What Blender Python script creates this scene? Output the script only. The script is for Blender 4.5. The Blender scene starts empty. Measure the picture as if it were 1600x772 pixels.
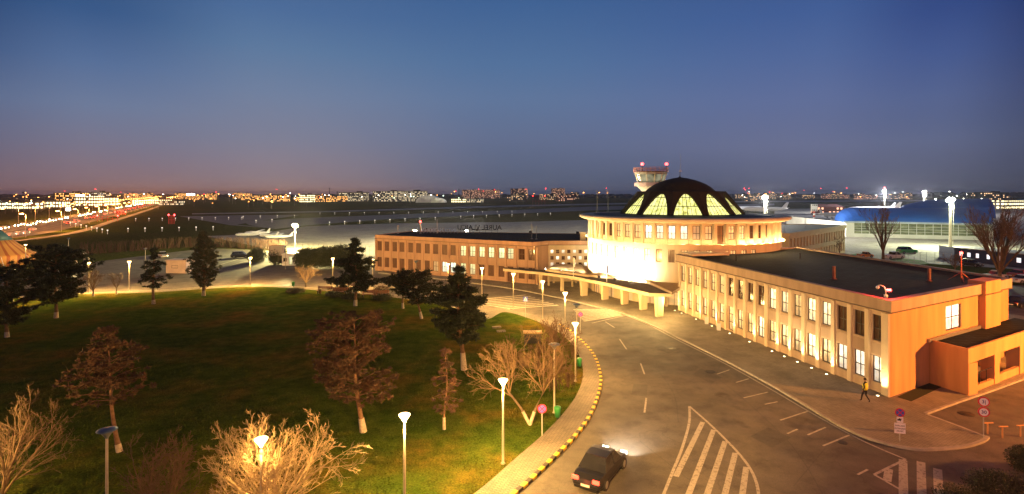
import bpy, bmesh, math, random
from mathutils import Vector, Matrix, noise
R = math.radians
PI = math.pi
sc = bpy.context.scene
COL = sc.collection
H, F, HZ = 16.0, 850.0, 303.0          # camera height (m); focal length and horizon row of the 1600 px wide photograph

# ------------------------------------------------------------------ camera
cd = bpy.data.cameras.new('camera'); cam = bpy.data.objects.new('camera', cd); COL.objects.link(cam)
cam.location = (0, 0, H); cam.rotation_euler = (R(90), 0, 0)
cd.sensor_width = 36; cd.lens = 36*F/1600; cd.shift_y = -(386-HZ)/1600
cd.clip_start = .1; cd.clip_end = 30000
sc.camera = cam

# ------------------------------------------------------------------ dusk sky
w = bpy.data.worlds.new('World'); sc.world = w; w.use_nodes = True
nt = w.node_tree; N = nt.nodes; L = nt.links; N.clear()
wo = N.new('ShaderNodeOutputWorld'); bg = N.new('ShaderNodeBackground'); L.new(bg.outputs[0], wo.inputs[0])
tc = N.new('ShaderNodeTexCoord'); sx = N.new('ShaderNodeSeparateXYZ'); L.new(tc.outputs['Generated'], sx.inputs[0])
def lin(c): return tuple(((v/255)/12.92 if v/255 < .04045 else ((v/255+.055)/1.055)**2.4) for v in c)
def sky_ramp(stops):
    r = N.new('ShaderNodeValToRGB'); L.new(sx.outputs['Z'], r.inputs[0]); e = r.color_ramp.elements
    while len(e) < len(stops): e.new(.5)
    for k, (p, c) in enumerate(stops): e[k].position = p; e[k].color = (*lin(c), 1)
    r.color_ramp.interpolation = 'LINEAR'
    return r
BANDS = [(-.74, [(0, (122, 92, 98)), (.02, (112, 94, 106)), (.07, (96, 98, 124)), (.13, (84, 102, 138)), (.19, (52, 78, 122)), (.246, (30, 60, 106)), (.6, (10, 24, 50))]),
 (-.60, [(0, (158, 104, 84)), (.01, (136, 106, 108)), (.02, (128, 108, 118)), (.07, (118, 116, 138)), (.13, (106, 122, 154)), (.19, (84, 110, 152)), (.26, (54, 88, 136)), (.6, (14, 34, 70))]),
 (-.40, [(0, (168, 118, 98)), (.012, (150, 122, 122)), (.03, (138, 122, 132)), (.09, (124, 126, 148)), (.166, (110, 127, 158)), (.24, (90, 120, 158)), (.30, (74, 107, 153)), (.7, (16, 40, 82))]),
 (0, [(0, (84, 86, 106)), (.027, (84, 94, 119)), (.10, (94, 108, 141)), (.17, (92, 116, 154)), (.232, (80, 112, 155)), (.33, (62, 98, 148)), (.75, (14, 36, 80))]),
 (.47, [(0, (78, 80, 100)), (.023, (82, 88, 115)), (.08, (98, 106, 140)), (.153, (92, 108, 152)), (.22, (78, 102, 153)), (.285, (64, 93, 149)), (.65, (14, 30, 78))]),
 (.605, [(0, (72, 76, 94)), (.03, (76, 82, 108)), (.08, (88, 98, 132)), (.14, (82, 98, 142)), (.2, (66, 88, 142)), (.26, (50, 74, 132)), (.6, (12, 24, 62))]),
 (.73, [(0, (56, 58, 72)), (.03, (60, 66, 88)), (.08, (58, 68, 98)), (.14, (48, 60, 100)), (.2, (34, 48, 94)), (.25, (20, 34, 80)), (.6, (8, 14, 40))])]
def mapr(src, a, b, c=0, d=1):
    m = N.new('ShaderNodeMapRange'); L.new(src, m.inputs[0])
    for k, v in enumerate((a, b, c, d)): m.inputs[k+1].default_value = v
    m.interpolation_type = 'SMOOTHSTEP'; return m
acc = sky_ramp(BANDS[0][1]).outputs[0]
for q in range(1, len(BANDS)):
    mx = N.new('ShaderNodeMix'); mx.data_type = 'RGBA'; L.new(mapr(sx.outputs['X'], BANDS[q-1][0], BANDS[q][0]).outputs[0], mx.inputs[0]); L.new(acc, mx.inputs[6]); L.new(sky_ramp(BANDS[q][1]).outputs[0], mx.inputs[7]); acc = mx.outputs[2]
L.new(acc, bg.inputs[0]); bg.inputs[1].default_value = 1.0
sc.view_settings.view_transform = 'Standard'; sc.view_settings.look = 'None'; sc.view_settings.gamma = 1
sc.view_settings.use_curve_mapping = False; sc.view_settings.exposure = 0
cy = sc.cycles
cy.use_denoising = True; cy.max_bounces = 4; cy.diffuse_bounces = 2; cy.glossy_bounces = 2; cy.transmission_bounces = 3; cy.transparent_max_bounces = 8
cy.sample_clamp_indirect = 4; cy.caustics_reflective = False; cy.caustics_refractive = False
cy.use_light_tree = True; cy.use_adaptive_sampling = True; cy.adaptive_threshold = .02

# ------------------------------------------------------------------ helpers
def P(px, py, z=0.0):
    d = (H-z)*F/(py-HZ); return Vector(((px-800)*d/F, d, z))
def at(px, d, z=0.0): return Vector(((px-800)*d/F, d, z))
def zat(py, d): return H-(py-HZ)*d/F

class MB:
    def __init__(s): s.v = []; s.f = []; s.m = []
    def quad(s, pts, mi=0):
        n = len(s.v); s.v += [tuple(p) for p in pts]; s.f.append(tuple(range(n, n+len(pts)))); s.m.append(mi)
    def box(s, c, d, rz=0, mi=0, taper=1.0):
        x, y, z = d[0]/2, d[1]/2, d[2]/2; ca, sa = math.cos(rz), math.sin(rz); n = len(s.v)
        for k, (a, b, e) in enumerate([(-1,-1,-1),(1,-1,-1),(1,1,-1),(-1,1,-1),(-1,-1,1),(1,-1,1),(1,1,1),(-1,1,1)]):
            t = taper if e > 0 else 1; a *= x*t; b *= y*t
            s.v.append((c[0]+a*ca-b*sa, c[1]+a*sa+b*ca, c[2]+e*z))
        for f in ((0,3,2,1),(4,5,6,7),(0,1,5,4),(1,2,6,5),(2,3,7,6),(3,0,4,7)): s.f.append(tuple(n+i for i in f)); s.m.append(mi)
        return s
    def hexa(s, p, mi=0):      # 8 corners, bottom ring then top ring
        n = len(s.v); s.v += [tuple(q) for q in p]
        for f in ((0,3,2,1),(4,5,6,7),(0,1,5,4),(1,2,6,5),(2,3,7,6),(3,0,4,7)): s.f.append(tuple(n+i for i in f)); s.m.append(mi)
    def prism(s, poly, z0, z1, mi=0, ms=None):
        n = len(s.v); k = len(poly); ms = mi if ms is None else ms
        s.v += [(p[0], p[1], z0) for p in poly]+[(p[0], p[1], z1) for p in poly]
        s.f.append(tuple(n+i for i in reversed(range(k)))); s.m.append(mi)
        s.f.append(tuple(n+k+i for i in range(k))); s.m.append(mi)
        for i in range(k): j = (i+1) % k; s.f.append((n+i, n+j, n+k+j, n+k+i)); s.m.append(ms)
        return s
    def tube(s, pts, rs, n=8, mi=0, cap=True):
        pts = [Vector(p) for p in pts]
        if not hasattr(rs, '__len__'): rs = [rs]*len(pts)
        b = len(s.v)
        for k, p in enumerate(pts):
            d = (pts[min(k+1, len(pts)-1)]-pts[max(k-1, 0)]).normalized()
            a = d.cross(Vector((0, 0, 1)) if abs(d.z) < .9 else Vector((1, 0, 0))).normalized(); c = d.cross(a)
            for i in range(n):
                t = 2*PI*i/n; q = p+(a*math.cos(t)+c*math.sin(t))*rs[k]; s.v.append(tuple(q))
        for k in range(len(pts)-1):
            for i in range(n):
                j = (i+1) % n; s.f.append((b+k*n+i, b+k*n+j, b+(k+1)*n+j, b+(k+1)*n+i)); s.m.append(mi)
        if cap and n > 3:
            s.f.append(tuple(b+i for i in reversed(range(n)))); s.m.append(mi)
            s.f.append(tuple(b+(len(pts)-1)*n+i for i in range(n))); s.m.append(mi)
        return s
    def lathe(s, prof, c=(0, 0, 0), n=24, mi=0, a0=0):
        b = len(s.v)
        for r, z in prof:
            for i in range(n):
                t = a0+2*PI*i/n; s.v.append((c[0]+r*math.cos(t), c[1]+r*math.sin(t), c[2]+z))
        for k in range(len(prof)-1):
            for i in range(n):
                j = (i+1) % n; s.f.append((b+k*n+i, b+k*n+j, b+(k+1)*n+j, b+(k+1)*n+i)); s.m.append(mi)
        if prof[0][0] > 1e-4: s.f.append(tuple(b+i for i in reversed(range(n)))); s.m.append(mi)
        if prof[-1][0] > 1e-4: s.f.append(tuple(b+(len(prof)-1)*n+i for i in range(n))); s.m.append(mi)
        return s
    def ball(s, c, r, n=8, mi=0, sz=1.0):
        k = max(3, n//2); return s.lathe([(r*math.sin(PI*i/k)+1e-5, -r*sz*math.cos(PI*i/k)) for i in range(k+1)], c, n, mi)
    def build(s, name, mats, parent=None, loc=None, smooth=False, label=None):
        me = bpy.data.meshes.new(name); 
        off = Vector(loc) if loc is not None else Vector((0, 0, 0))
        if parent is not None: off = off+world_loc(parent)
        me.from_pydata([tuple(Vector(v)-off) for v in s.v] if off.length > 0 else s.v, [], s.f)
        if not isinstance(mats, (list, tuple)): mats = [mats]
        for m in mats: me.materials.append(m)
        if len(mats) > 1: me.polygons.foreach_set('material_index', s.m)
        if smooth: me.polygons.foreach_set('use_smooth', [True]*len(me.polygons))
        me.update()
        o = bpy.data.objects.new(name, me); COL.objects.link(o)
        if parent is not None: o.parent = parent
        if loc is not None: o.location = loc
        if label: o['label'] = label
        return o
def world_loc(o):
    v = Vector(o.location)
    while o.parent: o = o.parent; v += Vector(o.location)
    return v
# top-level things: an Empty at the base.  Parts are written in world coordinates unless the thing is placed by put()
def thing(name, label, cat, loc=(0, 0, 0), group=None, rz=0):
    o = bpy.data.objects.new(name, None); COL.objects.link(o); o.location = loc; o.rotation_euler.z = rz
    o['label'] = label; o['category'] = cat; o.empty_display_size = .3
    if group: o['group'] = group
    return o
def tag(o, label, cat, group=None, kind=None):
    if label: o['label'] = label
    if cat: o['category'] = cat
    if group: o['group'] = group
    if kind: o['kind'] = kind
    return o
def lpart(parent, name, mb, mats, smooth=False, label=None):    # part written in the parent's local coordinates
    me_off = world_loc(parent); o = mb.build(name, mats, None, None, smooth, label); o.parent = parent; return o
def dup(root, loc, rz, label=None, group=None, scale=None):
    def cp(o, par):
        c = o.copy(); COL.objects.link(c); c.parent = par
        for ch in o.children: cp(ch, c)
        return c
    r = root.copy(); COL.objects.link(r); r.location = loc; r.rotation_euler.z = rz
    if scale: r.scale = (scale, scale, scale)
    if label: r['label'] = label
    if group: r['group'] = group
    for ch in root.children: cp(ch, r)
    return r
def struct(name, mb, mats, smooth=False):
    o = mb.build(name, mats, None, None, smooth); o['kind'] = 'structure'; return o

# ------------------------------------------------------------------ materials
MATS = {}
def nodes(name):
    m = bpy.data.materials.new(name); m.use_nodes = True; t = m.node_tree; b = t.nodes['Principled BSDF']; MATS[name] = m
    return m, t, b
def link(t, a, b): t.links.new(a, b)
def mat(name, col, rough=.6, var=.15, scale=3.0, bump=0.0, metal=0.0, col2=None, streak=False, detail=5, spec=.5, bscale=None):
    m, t, b = nodes(name); b.inputs['Roughness'].default_value = rough; b.inputs['Metallic'].default_value = metal
    b.inputs['Specular IOR Level'].default_value = spec
    tcn = t.nodes.new('ShaderNodeTexCoord'); mp = t.nodes.new('ShaderNodeMapping'); link(t, tcn.outputs['Object'], mp.inputs[0])
    if streak: mp.inputs['Scale'].default_value = (1, 1, .12)
    n = t.nodes.new('ShaderNodeTexNoise'); n.inputs['Scale'].default_value = scale; n.inputs['Detail'].default_value = detail; link(t, mp.outputs[0], n.inputs[0])
    r = t.nodes.new('ShaderNodeValToRGB'); link(t, n.outputs[0], r.inputs[0]); e = r.color_ramp.elements
    e[0].position = .3; e[1].position = .7
    c2 = col2 or tuple(min(1, c*(1+var)) for c in col); c1 = col if col2 else tuple(c*(1-var) for c in col)
    e[0].color = (*c1, 1); e[1].color = (*c2, 1); link(t, r.outputs[0], b.inputs['Base Color'])
    if bump:
        n2 = t.nodes.new('ShaderNodeTexNoise'); n2.inputs['Scale'].default_value = bscale or scale*6; n2.inputs['Detail'].default_value = 4; link(t, tcn.outputs['Object'], n2.inputs[0])
        bp = t.nodes.new('ShaderNodeBump'); bp.inputs['Strength'].default_value = bump; bp.inputs['Distance'].default_value = .05; link(t, n2.outputs[0], bp.inputs['Height']); link(t, bp.outputs[0], b.inputs['Normal'])
    return m
def emis(name, col, st, base=(.5, .5, .5), sample=False, var=0, vscale=1.2):
    m, t, b = nodes(name); b.inputs['Base Color'].default_value = (*base, 1); b.inputs['Roughness'].default_value = .3
    b.inputs['Emission Color'].default_value = (*col, 1); b.inputs['Emission Strength'].default_value = st
    if var:
        tcn = t.nodes.new('ShaderNodeTexCoord'); n = t.nodes.new('ShaderNodeTexNoise'); n.inputs['Scale'].default_value = vscale; link(t, tcn.outputs['Object'], n.inputs[0])
        mr = t.nodes.new('ShaderNodeMapRange'); link(t, n.outputs[0], mr.inputs[0]); mr.inputs[1].default_value = .35; mr.inputs[2].default_value = .65; mr.inputs[3].default_value = st*(1-var); mr.inputs[4].default_value = st*(1+var)
        oi = t.nodes.new('ShaderNodeObjectInfo'); m3 = t.nodes.new('ShaderNodeMapRange'); link(t, oi.outputs['Random'], m3.inputs[0]); m3.inputs[3].default_value = .55; m3.inputs[4].default_value = 1.35
        sp = t.nodes.new('ShaderNodeSeparateXYZ'); link(t, tcn.outputs['Generated'], sp.inputs[0]); m4 = t.nodes.new('ShaderNodeMapRange'); link(t, sp.outputs[2], m4.inputs[0]); m4.inputs[1].default_value = .42; m4.inputs[2].default_value = .46; m4.inputs[3].default_value = .62; m4.inputs[4].default_value = 1.0
        w1 = t.nodes.new('ShaderNodeMath'); w1.operation = 'MULTIPLY'; link(t, m3.outputs[0], w1.inputs[0]); link(t, m4.outputs[0], w1.inputs[1]); w2 = t.nodes.new('ShaderNodeMath'); w2.operation = 'MULTIPLY'; link(t, w1.outputs[0], w2.inputs[0]); link(t, mr.outputs[0], w2.inputs[1]); link(t, w2.outputs[0], b.inputs['Emission Strength'])
    if not sample: m.cycles.emission_sampling = 'NONE'
    return m
def ramp(t, src, stops):
    r = t.nodes.new('ShaderNodeValToRGB'); link(t, src, r.inputs[0]); e = r.color_ramp.elements
    while len(e) < len(stops): e.new(.5)
    for k, (p, c) in enumerate(stops): e[k].position = p; e[k].color = (*c, 1)
    return r
def mixc(t, f, a, b, mode='MIX'):
    m = t.nodes.new('ShaderNodeMix'); m.data_type = 'RGBA'; m.blend_type = mode
    for s, i in ((f, 0), (a, 6), (b, 7)):
        if isinstance(s, (int, float)): m.inputs[i].default_value = s
        elif isinstance(s, tuple): m.inputs[i].default_value = (*s, 1)
        else: link(t, s, m.inputs[i])
    return m.outputs[2]
def noi(t, src, scale, detail=5, rough=.5):
    n = t.nodes.new('ShaderNodeTexNoise'); n.inputs['Scale'].default_value = scale; n.inputs['Detail'].default_value = detail; n.inputs['Roughness'].default_value = rough
    link(t, src, n.inputs[0]); return n.outputs[0]

def grass_mat(name, stops, s1=.09, fine=9.0):
    m, t, b = nodes(name); b.inputs['Roughness'].default_value = 1; b.inputs['Specular IOR Level'].default_value = 0
    o = t.nodes.new('ShaderNodeTexCoord').outputs['Object']
    r = ramp(t, noi(t, o, s1, 6, .6), stops)
    f = ramp(t, noi(t, o, fine, 6, .7), [(.3, (.35, .35, .35)), (.7, (1.5, 1.5, 1.5))])
    g = ramp(t, noi(t, o, .8, 5, .6), [(.35, (.6, .7, .6)), (.65, (1.25, 1.1, 1.0))])
    c = mixc(t, 1.0, mixc(t, 1.0, r.outputs[0], f.outputs[0], 'MULTIPLY'), g.outputs[0], 'MULTIPLY')
    link(t, c, b.inputs['Base Color'])
    bp = t.nodes.new('ShaderNodeBump'); bp.inputs['Strength'].default_value = .9; bp.inputs['Distance'].default_value = .12
    link(t, noi(t, o, fine*1.3, 6, .75), bp.inputs['Height']); link(t, bp.outputs[0], b.inputs['Normal'])
    return m
G_LAWN = grass_mat('lawn_grass', [(.3, (.04, .078, .012)), (.47, (.065, .10, .016)), (.58, (.11, .105, .02)), (.74, (.17, .10, .024))], .12)
G_FIELD = grass_mat('field_grass', [(.3, (.055, .085, .02)), (.5, (.08, .09, .03)), (.7, (.13, .10, .045))], .006, 2.5)

def asphalt_mat(name, a, b2, rough=.75):
    m, t, b = nodes(name); b.inputs['Roughness'].default_value = rough
    o = t.nodes.new('ShaderNodeTexCoord').outputs['Object']
    big = ramp(t, noi(t, o, .12, 5, .6), [(.35, a), (.65, b2)])
    fine = ramp(t, noi(t, o, 14, 4, .7), [(.3, (.75, .75, .75)), (.7, (1.2, 1.2, 1.2))])
    c = mixc(t, 1.0, big.outputs[0], fine.outputs[0], 'MULTIPLY')
    mid = ramp(t, noi(t, o, .7, 6, .65), [(.35, (.72, .72, .74)), (.5, (1, 1, 1)), (.68, (1.16, 1.14, 1.1))]); c = mixc(t, 1.0, c, mid.outputs[0], 'MULTIPLY')
    st = ramp(t, noi(t, o, .33, 3, .5), [(.62, (1, 1, 1)), (.70, (.68, .67, .66))]); c = mixc(t, 1.0, c, st.outputs[0], 'MULTIPLY')
    # cracks and tar seams
    v = t.nodes.new('ShaderNodeTexVoronoi'); v.feature = 'DISTANCE_TO_EDGE'; v.inputs['Scale'].default_value = .16
    wp = t.nodes.new('ShaderNodeMapping'); nn = t.nodes.new('ShaderNodeTexNoise'); nn.inputs['Scale'].default_value = .6; link(t, o, nn.inputs[0])
    ad = t.nodes.new('ShaderNodeVectorMath'); ad.operation = 'MULTIPLY_ADD'; link(t, nn.outputs['Color'], ad.inputs[0]); ad.inputs[1].default_value = (3, 3, 0); link(t, o, ad.inputs[2])
    link(t, ad.outputs[0], v.inputs['Vector'])
    cr = ramp(t, v.outputs['Distance'], [(0, (.78, .78, .78)), (.008, (1, 1, 1))])
    c = mixc(t, 1.0, c, cr.outputs[0], 'MULTIPLY')
    link(t, c, b.inputs['Base Color'])
    rr = ramp(t, noi(t, o, .5, 4), [(.3, (rough-.15,)*3), (.7, (rough+.1,)*3)]); link(t, rr.outputs[0], b.inputs['Roughness'])
    bp = t.nodes.new('ShaderNodeBump'); bp.inputs['Strength'].default_value = .3; bp.inputs['Distance'].default_value = .02
    link(t, noi(t, o, 30, 3), bp.inputs['Height']); link(t, bp.outputs[0], b.inputs['Normal'])
    return m
ASPH = asphalt_mat('asphalt', (.09, .08, .07), (.15, .13, .11))
CONC = asphalt_mat('apron_concrete', (.27, .25, .21), (.38, .35, .29), .85)
def paver_mat(name, c1, c2, sc_=2.5, ang=0):
    m, t, b = nodes(name); b.inputs['Roughness'].default_value = .8
    tcn = t.nodes.new('ShaderNodeTexCoord'); mp = t.nodes.new('ShaderNodeMapping'); mp.inputs['Rotation'].default_value = (0, 0, ang); link(t, tcn.outputs['Object'], mp.inputs[0])
    br = t.nodes.new('ShaderNodeTexBrick'); br.inputs['Scale'].default_value = sc_; link(t, mp.outputs[0], br.inputs[0])
    br.inputs['Color1'].default_value = (*c1, 1); br.inputs['Color2'].default_value = (*c2, 1); br.inputs['Mortar'].default_value = (*[x*.45 for x in c1], 1)
    br.inputs['Mortar Size'].default_value = .025
    n = ramp(t, noi(t, tcn.outputs['Object'], .35, 6, .6), [(.3, (.65, .65, .65)), (.7, (1.25, 1.25, 1.25))])
    link(t, mixc(t, 1.0, br.outputs[0], n.outputs[0], 'MULTIPLY'), b.inputs['Base Color'])
    return m
PAVE = paver_mat('grey_pavers', (.25, .22, .17), (.32, .28, .22), 2.2, R(12))
SIDEW = paver_mat('sidewalk_pavers', (.19, .165, .14), (.25, .21, .17), 1.6, R(-25))
KERB = mat('kerb_stone', (.34, .31, .27), .8, .2, 2, .2)
KYEL = mat('kerb_yellow_paint', (.72, .46, .04), .6, .25, 5)
KBLK = mat('kerb_black_paint', (.035, .03, .028), .6, .3, 5)
def worn_paint(name, col):
    m, t, b = nodes(name); b.inputs['Roughness'].default_value = .7
    o = t.nodes.new('ShaderNodeTexCoord').outputs['Object']
    r = ramp(t, noi(t, o, 5, 8, .75), [(.36, (.16, .14, .12)), (.5, col)])
    link(t, r.outputs[0], b.inputs['Base Color']); return m
PAINT = worn_paint('road_paint', (.42, .38, .33))
FADED = worn_paint('faded_road_paint', (.28, .25, .21))
CREAM = mat('cream_stucco', (.50, .37, .25), .8, .2, 1.1, .15, streak=True, detail=8)
CREAM2 = mat('pale_stucco', (.66, .54, .36), .8, .1, 1.0, .12, streak=True, detail=8)
PANEL = mat('spandrel_stucco', (.44, .32, .22), .8, .12, 1.3, .15, streak=True, detail=8)
COPING = mat('parapet_stucco', (.40, .29, .20), .75, .16, 1.2, .12, streak=True, detail=8)
PORCH = mat('porch_stucco', (.56, .29, .12), .8, .2, 1.0, .12, streak=True, detail=8)
BAND = mat('cornice_dark_band', (.10, .07, .05), .7, .2, 3)  # dark brown string course below the parapet
def bitumen():
    m, t, b = nodes('roof_bitumen'); b.inputs['Roughness'].default_value = .95; b.inputs['Specular IOR Level'].default_value = .12
    o = t.nodes.new('ShaderNodeTexCoord').outputs['Object']
    r = ramp(t, noi(t, o, .5, 6, .6), [(.3, (.006, .009, .011)), (.7, (.016, .020, .022))])
    v = t.nodes.new('ShaderNodeTexVoronoi'); v.inputs['Scale'].default_value = .9; link(t, o, v.inputs['Vector'])
    sp = ramp(t, v.outputs['Distance'], [(.05, (1, 1, 1)), (.09, (0, 0, 0))])
    th = ramp(t, noi(t, o, .22, 3), [(.5, (0, 0, 0)), (.58, (1, 1, 1))])
    f = mixc(t, 1.0, sp.outputs[0], th.outputs[0], 'MULTIPLY')
    br = t.nodes.new('ShaderNodeTexBrick'); br.inputs['Scale'].default_value = .32; br.inputs['Color1'].default_value = (1, 1, 1, 1); br.inputs['Color2'].default_value = (.8, .8, .8, 1); br.inputs['Mortar'].default_value = (2.6, 2.6, 2.6, 1); br.inputs['Mortar Size'].default_value = .012; link(t, o, br.inputs[0])
    link(t, mixc(t, 1.0, mixc(t, f, r.outputs[0], (.06, .062, .06)), br.outputs[0], 'MULTIPLY'), b.inputs['Base Color'])
    bp = t.nodes.new('ShaderNodeBump'); bp.inputs['Strength'].default_value = .6; bp.inputs['Distance'].default_value = .06
    link(t, noi(t, o, 2.5, 4), bp.inputs['Height']); link(t, bp.outputs[0], b.inputs['Normal']); return m
BITU = bitumen()
DOME = mat('dome_sheet_metal', (.022, .018, .013), .75, .2, 2, .1, spec=.2)
FRAME = mat('window_frame_dark', (.035, .022, .016), .4, .1, 6)
FRAMEB = mat('window_frame_brown', (.12, .05, .025), .5, .1, 6)
SHUT = mat('brown_shutter', (.13, .055, .03), .5, .2, 5)
DARKG = mat('dark_glass', (.02, .02, .022), .08, .2, 2, spec=.8)
BRNG = mat('brown_glass', (.07, .03, .018), .12, .25, 2, spec=.8)
WHITEM = mat('white_metal', (.75, .74, .72), .35, .05, 2)
GREYM = mat('grey_metal', (.30, .30, .29), .4, .1, 5, metal=.6)
DARKM = mat('dark_metal', (.03, .03, .033), .45, .1, 5, metal=.3)
POLE = mat('lamp_pole_paint', (.38, .33, .27), .5, .1, 6)
BLUED = mat('blue_lamp_cap', (.05, .09, .17), .35, .1, 6)
RUBBER = mat('tyre_rubber', (.015, .015, .016), .8, .1, 8)
REDM = mat('red_paint', (.45, .02, .02), .5, .1, 5)
GREENP = mat('green_plastic', (.03, .22, .06), .4, .1, 6)
BARK = mat('tree_bark', (.12, .085, .055), .9, .3, 6, .6)
PBARK = mat('pine_bark', (.16, .085, .05), .9, .35, 5, .7)
LIME = mat('whitewash_lime', (.40, .33, .26), .85, .3, 6, .2)
TWIG = mat('bare_twigs', (.13, .08, .045), .85, .25, 2)
TWIGR = mat('red_brown_twigs', (.10, .055, .032), .85, .25, 2)
def needle(name, c1, c2):
    m = mat(name, c1, .7, 0, 1.6, col2=c2, detail=3); return m
NEED = needle('pine_needles', (.008, .018, .008), (.018, .030, .012))
NEEDR = needle('russet_pine_needles', (.035, .022, .009), (.09, .036, .018))
CYP = needle('cypress_foliage', (.03, .04, .016), (.06, .06, .022))
SHRUB = needle('shrub_foliage', (.035, .04, .014), (.08, .055, .02))
BOX = needle('clipped_evergreen', (.018, .03, .010), (.04, .05, .018))
WARM = emis('lamp_glow', (1, .70, .30), 7, (.8, .7, .5))
WHITEL = emis('white_lamp_glow', (1, .95, .82), 60)
FLOODY = emis('yellow_floodlight_glow', (1, .86, .42), 90)
CITYO = emis('sodium_light', (1, .38, .08), 26)
CITYW = emis('white_city_light', (1, .93, .80), 26)
CITYG = emis('green_white_light', (.75, 1, .72), 20)
REDL = emis('red_light', (1, .03, .03), 18)
TAIL = emis('tail_light_glow', (1, .05, .02), 9, (.4, .01, .01))
HEADL = emis('head_light_glow', (1, .9, .7), 20)
W_BRIGHT = emis('window_bright_warm', (1, .84, .48), 1.3, var=.45, vscale=2.6)
W_WARM = emis('window_warm', (1, .62, .20), .7, var=.6, vscale=2.6)
W_DIM = emis('window_dim_warm', (1, .55, .18), .28, var=.5)
W_GRN = emis('window_pale_green', (.80, 1, .55), .75, var=.35)
W_TEAL = emis('window_pale_teal', (.75, 1, .85), 1.1, var=.35)
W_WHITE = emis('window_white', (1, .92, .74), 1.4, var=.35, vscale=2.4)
W_AMB = emis('window_amber', (1, .42, .10), .45, var=.4)
# ================================================================== GROUND
def catmull(pts, n=8):
    out = []; p = [Vector(q) for q in pts]
    for i in range(len(p)-1):
        a, b, c, d = p[max(i-1, 0)], p[i], p[i+1], p[min(i+2, len(p)-1)]
        for k in range(n):
            t = k/n; out.append(.5*((2*b)+(c-a)*t+(2*a-5*b+4*c-d)*t*t+(3*b-a-3*c+d)*t**3))
    out.append(p[-1]); return out
def offset(pl, d):
    out = []
    for i, p in enumerate(pl):
        t = (pl[min(i+1, len(pl)-1)]-pl[max(i-1, 0)]).normalized(); out.append(Vector((p.x+t.y*d, p.y-t.x*d, p.z)))
    return out
def ribbon(mb, pl, w_, z, mi=0, off=0):
    a = offset(pl, off-w_/2); b = offset(pl, off+w_/2)
    for i in range(len(pl)-1): mb.quad([(a[i].x, a[i].y, z), (b[i].x, b[i].y, z), (b[i+1].x, b[i+1].y, z), (a[i+1].x, a[i+1].y, z)], mi)
def flat(mb, pts, z, mi=0): mb.quad([(p[0], p[1], z) for p in pts], mi)
def poly(pxs): return [P(x, y) for x, y in pxs]

g = MB(); flat(g, [(-9000, -400), (9000, -400), (9000, 12000), (-9000, 12000)], 0); struct('ground', g, G_FIELD)

# forecourt / streets asphalt
a = MB()
far = poly([(-500, 452), (-120, 436), (0, 428), (110, 414), (280, 393), (330, 388), (430, 392), (520, 404), (590, 413)])
flat(a, far+[Vector((10, 122, 0)), Vector((60, 120, 0)), Vector((75, 96, 0)), Vector((125, 92, 0)), Vector((125, 4, 0)), Vector((-70, 4, 0))], .012)
struct('road', a, ASPH)
# parking bay, slightly darker newer asphalt
a = MB(); flat(a, poly([(285, 396), (330, 390.5), (430, 395), (465, 402), (330, 424), (300, 424), (250, 418)]), .02)
struct('parking_lot', a, asphalt_mat('parking_asphalt', (.045, .045, .047), (.08, .078, .074)))

# island kerb line of the park (outer edge of its sidewalk)
kp = [(240, 455), (400, 446.5), (520, 454), (600, 461), (690, 470), (745, 476), (790, 484), (840, 495), (880, 512), (905, 532), (924, 553), (934, 577), (936, 603), (923, 643), (899, 679), (861, 718), (806, 768), (700, 850), (560, 960)]
kerb_line = catmull([P(x, y) for x, y in kp], 10)
lawn_edge = catmull([P(x, y) for x, y in [(240, 458), (400, 449), (520, 457), (600, 464), (690, 478), (736, 492), (762, 500), (789, 489), (835, 502), (872, 521), (895, 541), (907, 563), (911, 588), (903, 615), (883, 645), (848, 682), (800, 724), (752, 766), (640, 850), (500, 960)]], 10)
left_edge = [P(-560, 540), P(-420, 500), P(-200, 482), P(0, 468), P(120, 460)]
near = [Vector((-50, 8, 0))]
s = MB(); flat(s, left_edge+kerb_line+[Vector((-16, 8, 0))]+near, .12); struct('sidewalk', s, SIDEW)
lw = MB(); flat(lw, [v+Vector((0, -.6, 0)) for v in left_edge]+lawn_edge+[Vector((-19, 8.5, 0)), Vector((-48, 8.5, 0))], .128); struct('lawn', lw, G_LAWN)
# plain kerb on the far side, painted yellow / black kerb on the drive side
def kerb(mb, pl, wd=.22, z=.14, mi=0):
    a_ = offset(pl, 0); b_ = offset(pl, wd)
    for i in range(len(pl)-1):
        p, q, r_, s_ = a_[i], b_[i], b_[i+1], a_[i+1]
        mb.hexa([(p.x, p.y, 0), (q.x, q.y, 0), (r_.x, r_.y, 0), (s_.x, s_.y, 0), (p.x, p.y, z), (q.x, q.y, z), (r_.x, r_.y, z), (s_.x, s_.y, z)], mi)
kb = MB(); kerb(kb, [v for v in kerb_line[:62]], -.25); kerb(kb, left_edge+[kerb_line[0]], -.25)
struct('kerb', kb, KERB)
def resample(pl, step):
    out = [pl[0].copy()]; acc = 0
    for i in range(1, len(pl)):
        seg = pl[i]-pl[i-1]; l = seg.length; t = step-acc
        while t <= l: out.append(pl[i-1]+seg*(t/l)); t += step
        acc = (acc+l) % step
    return out
pk = MB(); rp = resample(kerb_line[78:], .5)
for i in range(len(rp)-1): kerb(pk, [rp[i], rp[i+1]], -.24, .17, i % 2)
struct('painted_kerb', pk, [KYEL, KBLK])

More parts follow.
